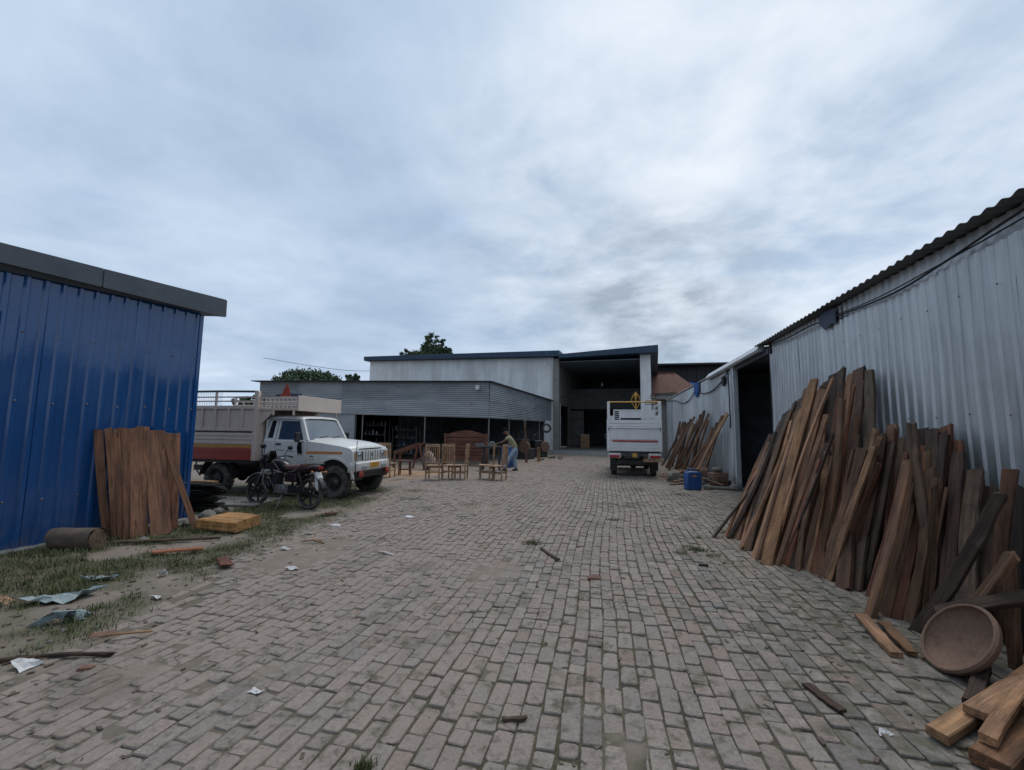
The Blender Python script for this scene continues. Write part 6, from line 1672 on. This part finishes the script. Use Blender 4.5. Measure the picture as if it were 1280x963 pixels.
# machine bench the man leans over, blue drum behind him
mb = thing('saw_bench', 'dark machine bench in front of the leaning man', 'machine', (-4.55, 17.45, 0), R(10))
MB().box(-.42, .30, -.3, .3, .88, .95).build('table', MAT['darksteel'], mb, bevel=.01)
for sx in (-.36, .24):
    for sy in (-.25, .25): MB().beam((sx, sy, .88), (sx*1.1, sy*1.1, 0), .05, .05).build('leg', MAT['darksteel'], mb)
b = MB(); b.lathe([(.001, .012), (.14, .012), (.15, 0), (.14, -.012), (.001, -.012)], 20, Matrix.Translation((-.05, 0, .98)) @ RY); b.build('blade', MAT['steel'], mb)
b = MB(); b.lathe([(.001, .2), (.12, .2), (.13, .16), (.13, -.16), (.12, -.2), (.001, -.2)], 16, Matrix.Translation((0, 0, .5)) @ RY); b.build('motor', MAT['darksteel'], mb, smooth=40)
b = MB(); b.lathe([(.001, 0), (.27, 0), (.285, .03), (.28, .28), (.29, .30), (.28, .32), (.28, .58), (.29, .60), (.28, .62), (.27, .88), (.20, .91), (.001, .91)], 24)
o = b.build('plastic_drum', MAT['drum_blue'], smooth=35, loc=(-4.30, 19.0, 0)); tag(o, 'blue plastic drum behind the legs of the leaning man', 'drum')
MB().lathe([(.05, 0), (.05, .03), (.001, .03)], 12, Matrix.Translation((.12, 0, .905))).build('bung', MAT['black'], o)
# things at the dark right hand side of the workshop
b = MB(); b.lathe([(.17, -.06), (.22, -.085), (.28, -.08), (.315, -.04), (.315, .04), (.28, .08), (.22, .085), (.17, .06), (.17, -.06)], 28, Matrix.Translation((-3.95, 28.6, 1.75)) @ Matrix.Rotation(R(8), 4, 'Z') @ RY)
tag(b.build('hanging_tyre', MAT['rubber'], smooth=40), 'old tyre hanging at the end of the workshop by the white wall', 'tyre')
plank((-4.05, 22.1, 0), (-4.25, 22.6, 2.1), .14, .05, (.2, -1, 0), 'brown', 'brown board standing under the fascia behind the leaning man', None, 'board', 'board', seed=801)
plank((-3.55, 23.0, 0), (-3.60, 23.0, .75), .18, .10, (.2, -1, 0), 'tan', 'pale wooden post stub right of the leaning man', None, 'post', 'post_stub', seed=802)
def machine(loc, rz, label, s=1.0, name='old_machine'):
    t = thing(name, label, 'machine', loc, rz); D = MAT['darksteel']
    MB().box(-.5*s, .5*s, -.35*s, .35*s, .0, .55*s).build('base', D, t, bevel=.03)
    MB().box(-.35*s, .2*s, -.3*s, .3*s, .55*s, 1.0*s).build('housing', D, t, bevel=.05)
    MB().lathe([(.001, .06*s), (.3*s, .06*s), (.32*s, .03*s), (.32*s, -.03*s), (.3*s, -.06*s), (.001, -.06*s)], 20, Matrix.Translation((.3*s, -.38*s, .62*s)) @ RY).build('flywheel', MAT['rust'], t, smooth=40)
    MB().tube([(-.3*s, 0, 1.0*s), (-.3*s, 0, 1.3*s), (-.1*s, 0, 1.35*s)], .05*s, 8).build('pipe', D, t, smooth=True)
    return t
machine((-4.75, 24.9, 0), R(-20), 'dark old machine standing under the right side of the workshop', 1.1)
machine((-4.3, 27.2, 0), R(40), 'dark machine further back near the white wall', 1.0)
# clutter inside the left of the workshop, and the brick steps at the hall
for i, (x, y, h_, lab) in enumerate([(-12.0, 21.6, 2.0, 'tall dim shelf rack at the far left inside the workshop'), (-10.4, 21.9, 1.7, 'lower dim shelf rack inside the workshop above the pickup bonnet')]):
    t = thing('shelf_rack', lab, 'shelf', (x, y, 0), HZR)
    for sx in (-.7, .7):
        for sy in (-.2, .2): MB().box(sx-.025, sx+.025, sy-.025, sy+.025, 0, h_).build('upright', MAT['darksteel'], t)
    for q in range(4):
        sh = MB().box(-.72, .72, -.23, .23, .3+q*h_*.24, .33+q*h_*.24).build('shelf', MAT['darksteel'], t)
        for w_ in range(6):
            a = -.6+w_*.23; hh = rng.uniform(.12, .3)
            MB().lathe([(.001, 0), (.06, 0), (.06, hh*.7), (.025, hh*.85), (.025, hh), (.001, hh)], 8, Matrix.Translation((a, rng.uniform(-.05, .05), .33+q*h_*.24))).build('can', rng.choice([MAT['darksteel'], MAT['tarp'], MAT['grey_cloth'], MAT['hair'], MAT['dark_roof_and_shade']]), sh)
for i, (x, y, s, lab) in enumerate([(-3.3, 26.2, .22, 'larger pale rubble block at the foot of the hall column'), (-2.9, 27.0, .16, 'smaller rubble block on the hall apron'), (-3.6, 24.4, .15, 'rubble block by the workshop machines'), (-2.7, 25.2, .12, 'lone rubble bit on the paving before the hall')]):
    chunk((x, y, 0), s, MAT['stone'], lab, 'rubble', 'rubble_block', 60+i, rz=i)

# ------------------------------------------------------------------ people
def skin_mesh(name, mat, parent, verts, edges, radii, root=0, sub=2):
    me = bpy.data.meshes.new(name); me.from_pydata(verts, edges, [])
    o = link(name, me, mat, parent)
    m = o.modifiers.new('skin', 'SKIN'); m.use_smooth_shade = True; m.branch_smoothing = .4
    sv = me.skin_vertices[0].data if me.skin_vertices else None
    if sv is None:
        bpy.context.view_layer.objects.active = o
        bpy.ops.mesh.customdata_skin_add(); sv = me.skin_vertices[0].data
    for i, r_ in enumerate(radii):
        sv[i].radius = (r_, r_) if isinstance(r_, (int, float)) else r_
        sv[i].use_root = (i == root)
    s_ = o.modifiers.new('sub', 'SUBSURF'); s_.levels = sub; s_.render_levels = sub
    return o
class Fig:
    def __init__(self): self.v = []; self.e = []; self.r = []
    def pt(self, p, r, par=None):
        self.v.append(tuple(p)); self.r.append(r)
        if par is not None: self.e.append((par, len(self.v)-1))
        return len(self.v)-1
    def chain(self, par, pts):
        for p, r in pts: par = self.pt(p, r, par)
        return par
def person(name, label, loc, rz, J):
    """J: joints in local space (X = the way the person faces)"""
    t = thing(name, label, 'person', loc, rz)
    f = Fig(); V = {k: Vector(v) for k, v in J.items()}
    pel = f.pt(V['pelvis'], .115)
    ch = f.chain(pel, [(V['pelvis'].lerp(V['chest'], .5), .11), (V['chest'], .125)])
    nk = f.chain(ch, [(V['neck'], .058), (V['neck'].lerp(V['head'], .45), .055), (V['head'], .088), (V['head']+(V['head']-V['neck']).normalized()*.09, .075)])
    for s in ('l', 'r'):
        hp = f.chain(pel, [(V['hip_'+s], .092), (V['hip_'+s].lerp(V['knee_'+s], .5), .075), (V['knee_'+s], .056), (V['knee_'+s].lerp(V['ankle_'+s], .4), .052), (V['ankle_'+s], .036), (V['toe_'+s], .034)])
        hn = f.chain(ch, [(V['shoulder_'+s], .062), (V['shoulder_'+s].lerp(V['elbow_'+s], .5), .046), (V['elbow_'+s], .038), (V['wrist_'+s], .027)])
        d = (V['wrist_'+s]-V['elbow_'+s]).normalized(); sd = d.cross(Vector((0, 0, 1))).normalized()
        pm = f.chain(hn, [(V['wrist_'+s]+d*.045, .032)])
        for k in range(4):
            b0 = V['wrist_'+s]+d*.08+sd*(-.03+.02*k); f.chain(pm, [(b0, .0095), (b0+d*.035+Vector((0, 0, -.012)), .0085), (b0+d*(.055-.006*abs(k-1.5))+Vector((0, 0, -.035)), .0075)])
        f.chain(hn, [(V['wrist_'+s]+d*.03+sd*.04, .011), (V['wrist_'+s]+d*.065+sd*.055+Vector((0, 0, -.02)), .009)])
    skin_mesh('body', MAT['skin'], t, f.v, f.e, f.r)
    h = V['head']; up_h = (V['head']-V['neck']).normalized(); fw_h = Vector((1, 0, 0)); fw_h = (fw_h-up_h*fw_h.dot(up_h)).normalized(); sd_h = up_h.cross(fw_h)
    Mh = Matrix((fw_h, sd_h, up_h)).transposed().to_4x4(); Mh.translation = h+up_h*.04
    MB().sphere((-.022, 0, .045), .10, .088, .095, 14, 10, Mh).build('hair', MAT['hair'], t, smooth=True)
    MB().sphere((.095, 0, -.01), .022, .016, .026, 8, 6, Mh).build('nose', MAT['skin'], t, smooth=True)
    for s in (-1, 1):
        MB().sphere((-.005, s*.088, -.005), .018, .010, .03, 8, 6, Mh).build('ear', MAT['skin'], t, smooth=True)
        MB().sphere((.084, s*.032, .018), .008, .014, .008, 8, 6, Mh).build('eye', MAT['hair'], t, smooth=True)
    MB().sphere((.082, 0, -.052), .008, .026, .007, 8, 6, Mh).build('mouth', MAT['clay'], t, smooth=True)
    f = Fig(); p0 = f.pt(V['pelvis'].lerp(V['chest'], -.14), .150)
    c1 = f.chain(p0, [(V['pelvis'].lerp(V['chest'], .45), .140), (V['chest'], .150), (V['neck'].lerp(V['chest'], .35), .085)])
    for s in ('l', 'r'): f.chain(2, [(V['shoulder_'+s], .078), (V['shoulder_'+s].lerp(V['elbow_'+s], .55), .066)])
    skin_mesh('shirt', MAT[J_SHIRT], t, f.v, f.e, f.r)
    f = Fig(); p0 = f.pt(V['pelvis'], .135); f.chain(p0, [(V['pelvis'].lerp(V['chest'], .34), .120)])
    for s in ('l', 'r'): f.chain(p0, [(V['hip_'+s], .108), (V['hip_'+s].lerp(V['knee_'+s], .5), .094), (V['knee_'+s], .078), (V['knee_'+s].lerp(V['ankle_'+s], .5), .074), (V['ankle_'+s].lerp(V['knee_'+s], .06), .068)])
    skin_mesh('trousers', MAT[J_TROUSERS], t, f.v, f.e, f.r)
    for s in ('l', 'r'):
        a, b_ = V['ankle_'+s], V['toe_'+s]; d = (b_-a); d.z = 0; d.normalize(); sd = Vector((-d.y, d.x, 0))
        M_ = Matrix((d, sd, Vector((0, 0, 1)))).transposed().to_4x4(); M_.translation = Vector((a.x, a.y, 0))
        b = MB(); vs = []
        for x, w, z0, z1 in ((-.07, .03, .0, .06), (-.04, .042, 0, .085), (.05, .042, 0, .08), (.12, .045, 0, .055), (.17, .03, .005, .04)):
            vs += [(x, -w, z0), (x, w, z0), (x, w*.8, z1), (x, -w*.8, z1)]
        fs = [(i*4+k, i*4+(k+1) % 4, (i+1)*4+(k+1) % 4, (i+1)*4+k) for i in range(4) for k in range(4)]+[(3, 2, 1, 0), (16, 17, 18, 19)]
        b.add(vs, fs, M_); b.build('shoe', MAT['black'], t, smooth=50)
    return t
# standing man facing -X, leaning over the bench
J_SHIRT, J_TROUSERS = 'tee', 'jeans'
person('person', 'person in olive T-shirt and faded jeans leaning forward beside the chairs', (-3.75, 17.30, 0), R(186), dict(
    pelvis=(-.14, 0, .86), chest=(.06, 0, 1.22), neck=(.15, 0, 1.38), head=(.25, 0, 1.50),
    hip_l=(-.12, .10, .80), knee_l=(.10, .13, .46), ankle_l=(.27, .14, .08), toe_l=(.39, .16, .035),
    hip_r=(-.16, -.10, .80), knee_r=(-.10, -.12, .44), ankle_r=(-.16, -.13, .08), toe_r=(-.03, -.15, .035),
    shoulder_l=(.12, .19, 1.30), elbow_l=(.32, .22, 1.13), wrist_l=(.54, .14, 1.06),
    shoulder_r=(.12, -.19, 1.30), elbow_r=(.33, -.22, 1.14), wrist_r=(.54, -.12, 1.05)))
J_SHIRT, J_TROUSERS = 'pale_shirt', 'grey_cloth'
person('person', 'person in pale shirt and grey trousers squatting behind the leftmost chair', (-6.85, 16.7, 0), R(190), dict(
    pelvis=(-.10, 0, .26), chest=(.06, 0, .60), neck=(.13, 0, .76), head=(.21, 0, .88),
    hip_l=(-.06, .11, .26), knee_l=(.30, .17, .48), ankle_l=(.12, .14, .08), toe_l=(.26, .16, .035),
    hip_r=(-.06, -.11, .26), knee_r=(.32, -.15, .47), ankle_r=(.13, -.13, .08), toe_r=(.27, -.15, .035),
    shoulder_l=(.10, .19, .68), elbow_l=(.28, .22, .48), wrist_l=(.46, .12, .40),
    shoulder_r=(.10, -.19, .68), elbow_r=(.30, -.22, .50), wrist_r=(.48, -.10, .38)))

# ------------------------------------------------------------------ trees behind
def tree(label, loc, h, blobs, nleaf, seed, leaf=.20, group='trees beyond the workshop'):
    r = np.random.default_rng(seed)
    t = thing('tree', label, 'tree', loc, 0, group)
    b = MB(); b.tube([(0, 0, 0), (.1, .05, h*.3), (-.05, .1, h*.55), (.1, 0, h*.75)], [.28, .22, .16, .08], 10)
    rr_ = random.Random(seed)
    for (cx_, cy_, cz_, rad, *_k) in blobs:
        b.tube([(0, .05, h*.42), (cx_*.5, cy_*.5, (h*.45+cz_)/2), (cx_, cy_, cz_)], [.12, .08, .03], 7)
    b.build('trunk', MAT['bark'], t, smooth=True)
    P, Nn = [], []
    tot = sum(q[3]**2 for q in blobs)
    for (cx_, cy_, cz_, rad, *sq) in blobs:
        sz = sq[0] if sq else .8
        n = int(nleaf*rad**2/tot)
        nc = max(6, int(n/38))
        d = r.normal(size=(nc, 3)); d /= np.linalg.norm(d, axis=1)[:, None]
        cc = d*(r.uniform(.45, 1.0, nc)**.5)[:, None]*rad*np.array([1, 1, sz])+np.array([cx_, cy_, cz_])
        if len(sq) > 1: cc = r.uniform(-1, 1, (nc, 3))*np.array([rad*.8, rad*.8, rad*sz])+np.array([cx_, cy_, cz_])
        idx = r.integers(0, nc, n)
        P.append(cc[idx]+r.normal(size=(n, 3))*rad*.13)
    P = np.concatenate(P); n = len(P)
    a = r.normal(size=(n, 3)); a /= np.linalg.norm(a, axis=1)[:, None]
    bb = np.cross(a, r.normal(size=(n, 3))); bb /= np.linalg.norm(bb, axis=1)[:, None]
    s = leaf*r.uniform(.6, 1.3, n)[:, None]
    v = np.stack([P-a*s, P+bb*s*.5, P+a*s, P-bb*s*.5], 1).reshape(-1, 3)
    f_ = np.arange(n*4).reshape(n, 4)
    me = mesh_np('crown', v, f_); vattr(me, 'lrnd', np.repeat(r.random(n), 4))
    link('crown', me, MAT['leaf'], t)
    return t
tree('tree with a blocky vine covered top behind the white building', (-24.6, 60, 0), 14, [(-.75, 0, 13.7, 1.05, 1.6, 1), (.95, .2, 13.6, .62, 2.2, 1), (2.0, 0, 12.6, .8, .9), (0, 0, 12.2, 1.9, .8)], 11000, 11, .16)
tree('sparse dark tree left of the vine covered one behind the white building', (-28.2, 60, 0), 12.5, [(0, 0, 12.2, 1.2, .7), (-.9, 0, 12.6, .8, .7), (1.0, 0, 12.0, .8, .7), (-1.8, 0, 11.6, .6, .6), (0, 0, 11.0, 1.6, .8)], 3600, 12)
tree('broad low green tree above the workshop roof behind the white pickup', (-45.5, 60, 0), 9.8, [(-4.2, 0, 8.6, 1.5, .7), (-2.2, 0, 9.3, 1.7, .65), (0, 0, 9.2, 1.9, .65), (2.4, 0, 9.0, 1.8, .65), (4.4, 0, 8.6, 1.5, .6), (0, 1, 8.0, 4.0, .4)], 15000, 13, .24)
tree('small tree tip just left of the white building', (-37.4, 60, 0), 9.5, [(-.6, 0, 9.3, .55, .6), (.5, 0, 9.35, .55, .6), (0, 0, 8.6, .9, .7)], 1400, 14, .2)
tree('bare leaning bush seen over the side of the pickup cargo body', (-19.8, 21.5, 0), 3.4, [(-.5, 0, 3.0, .5, .5), (.4, 0, 3.1, .6, .5), (1.0, 0, 2.9, .4, .5)], 700, 15, .12, None)
# thin overhead wires at the far left
cable('overhead_wire', [(-32, 36, 8.2), (-26, 36, 7.2), (-21.5, 36, 6.75), (-15, 36, 6.9)], .02, 'thin overhead wire crossing the sky above the pickup cargo body', None, 5)
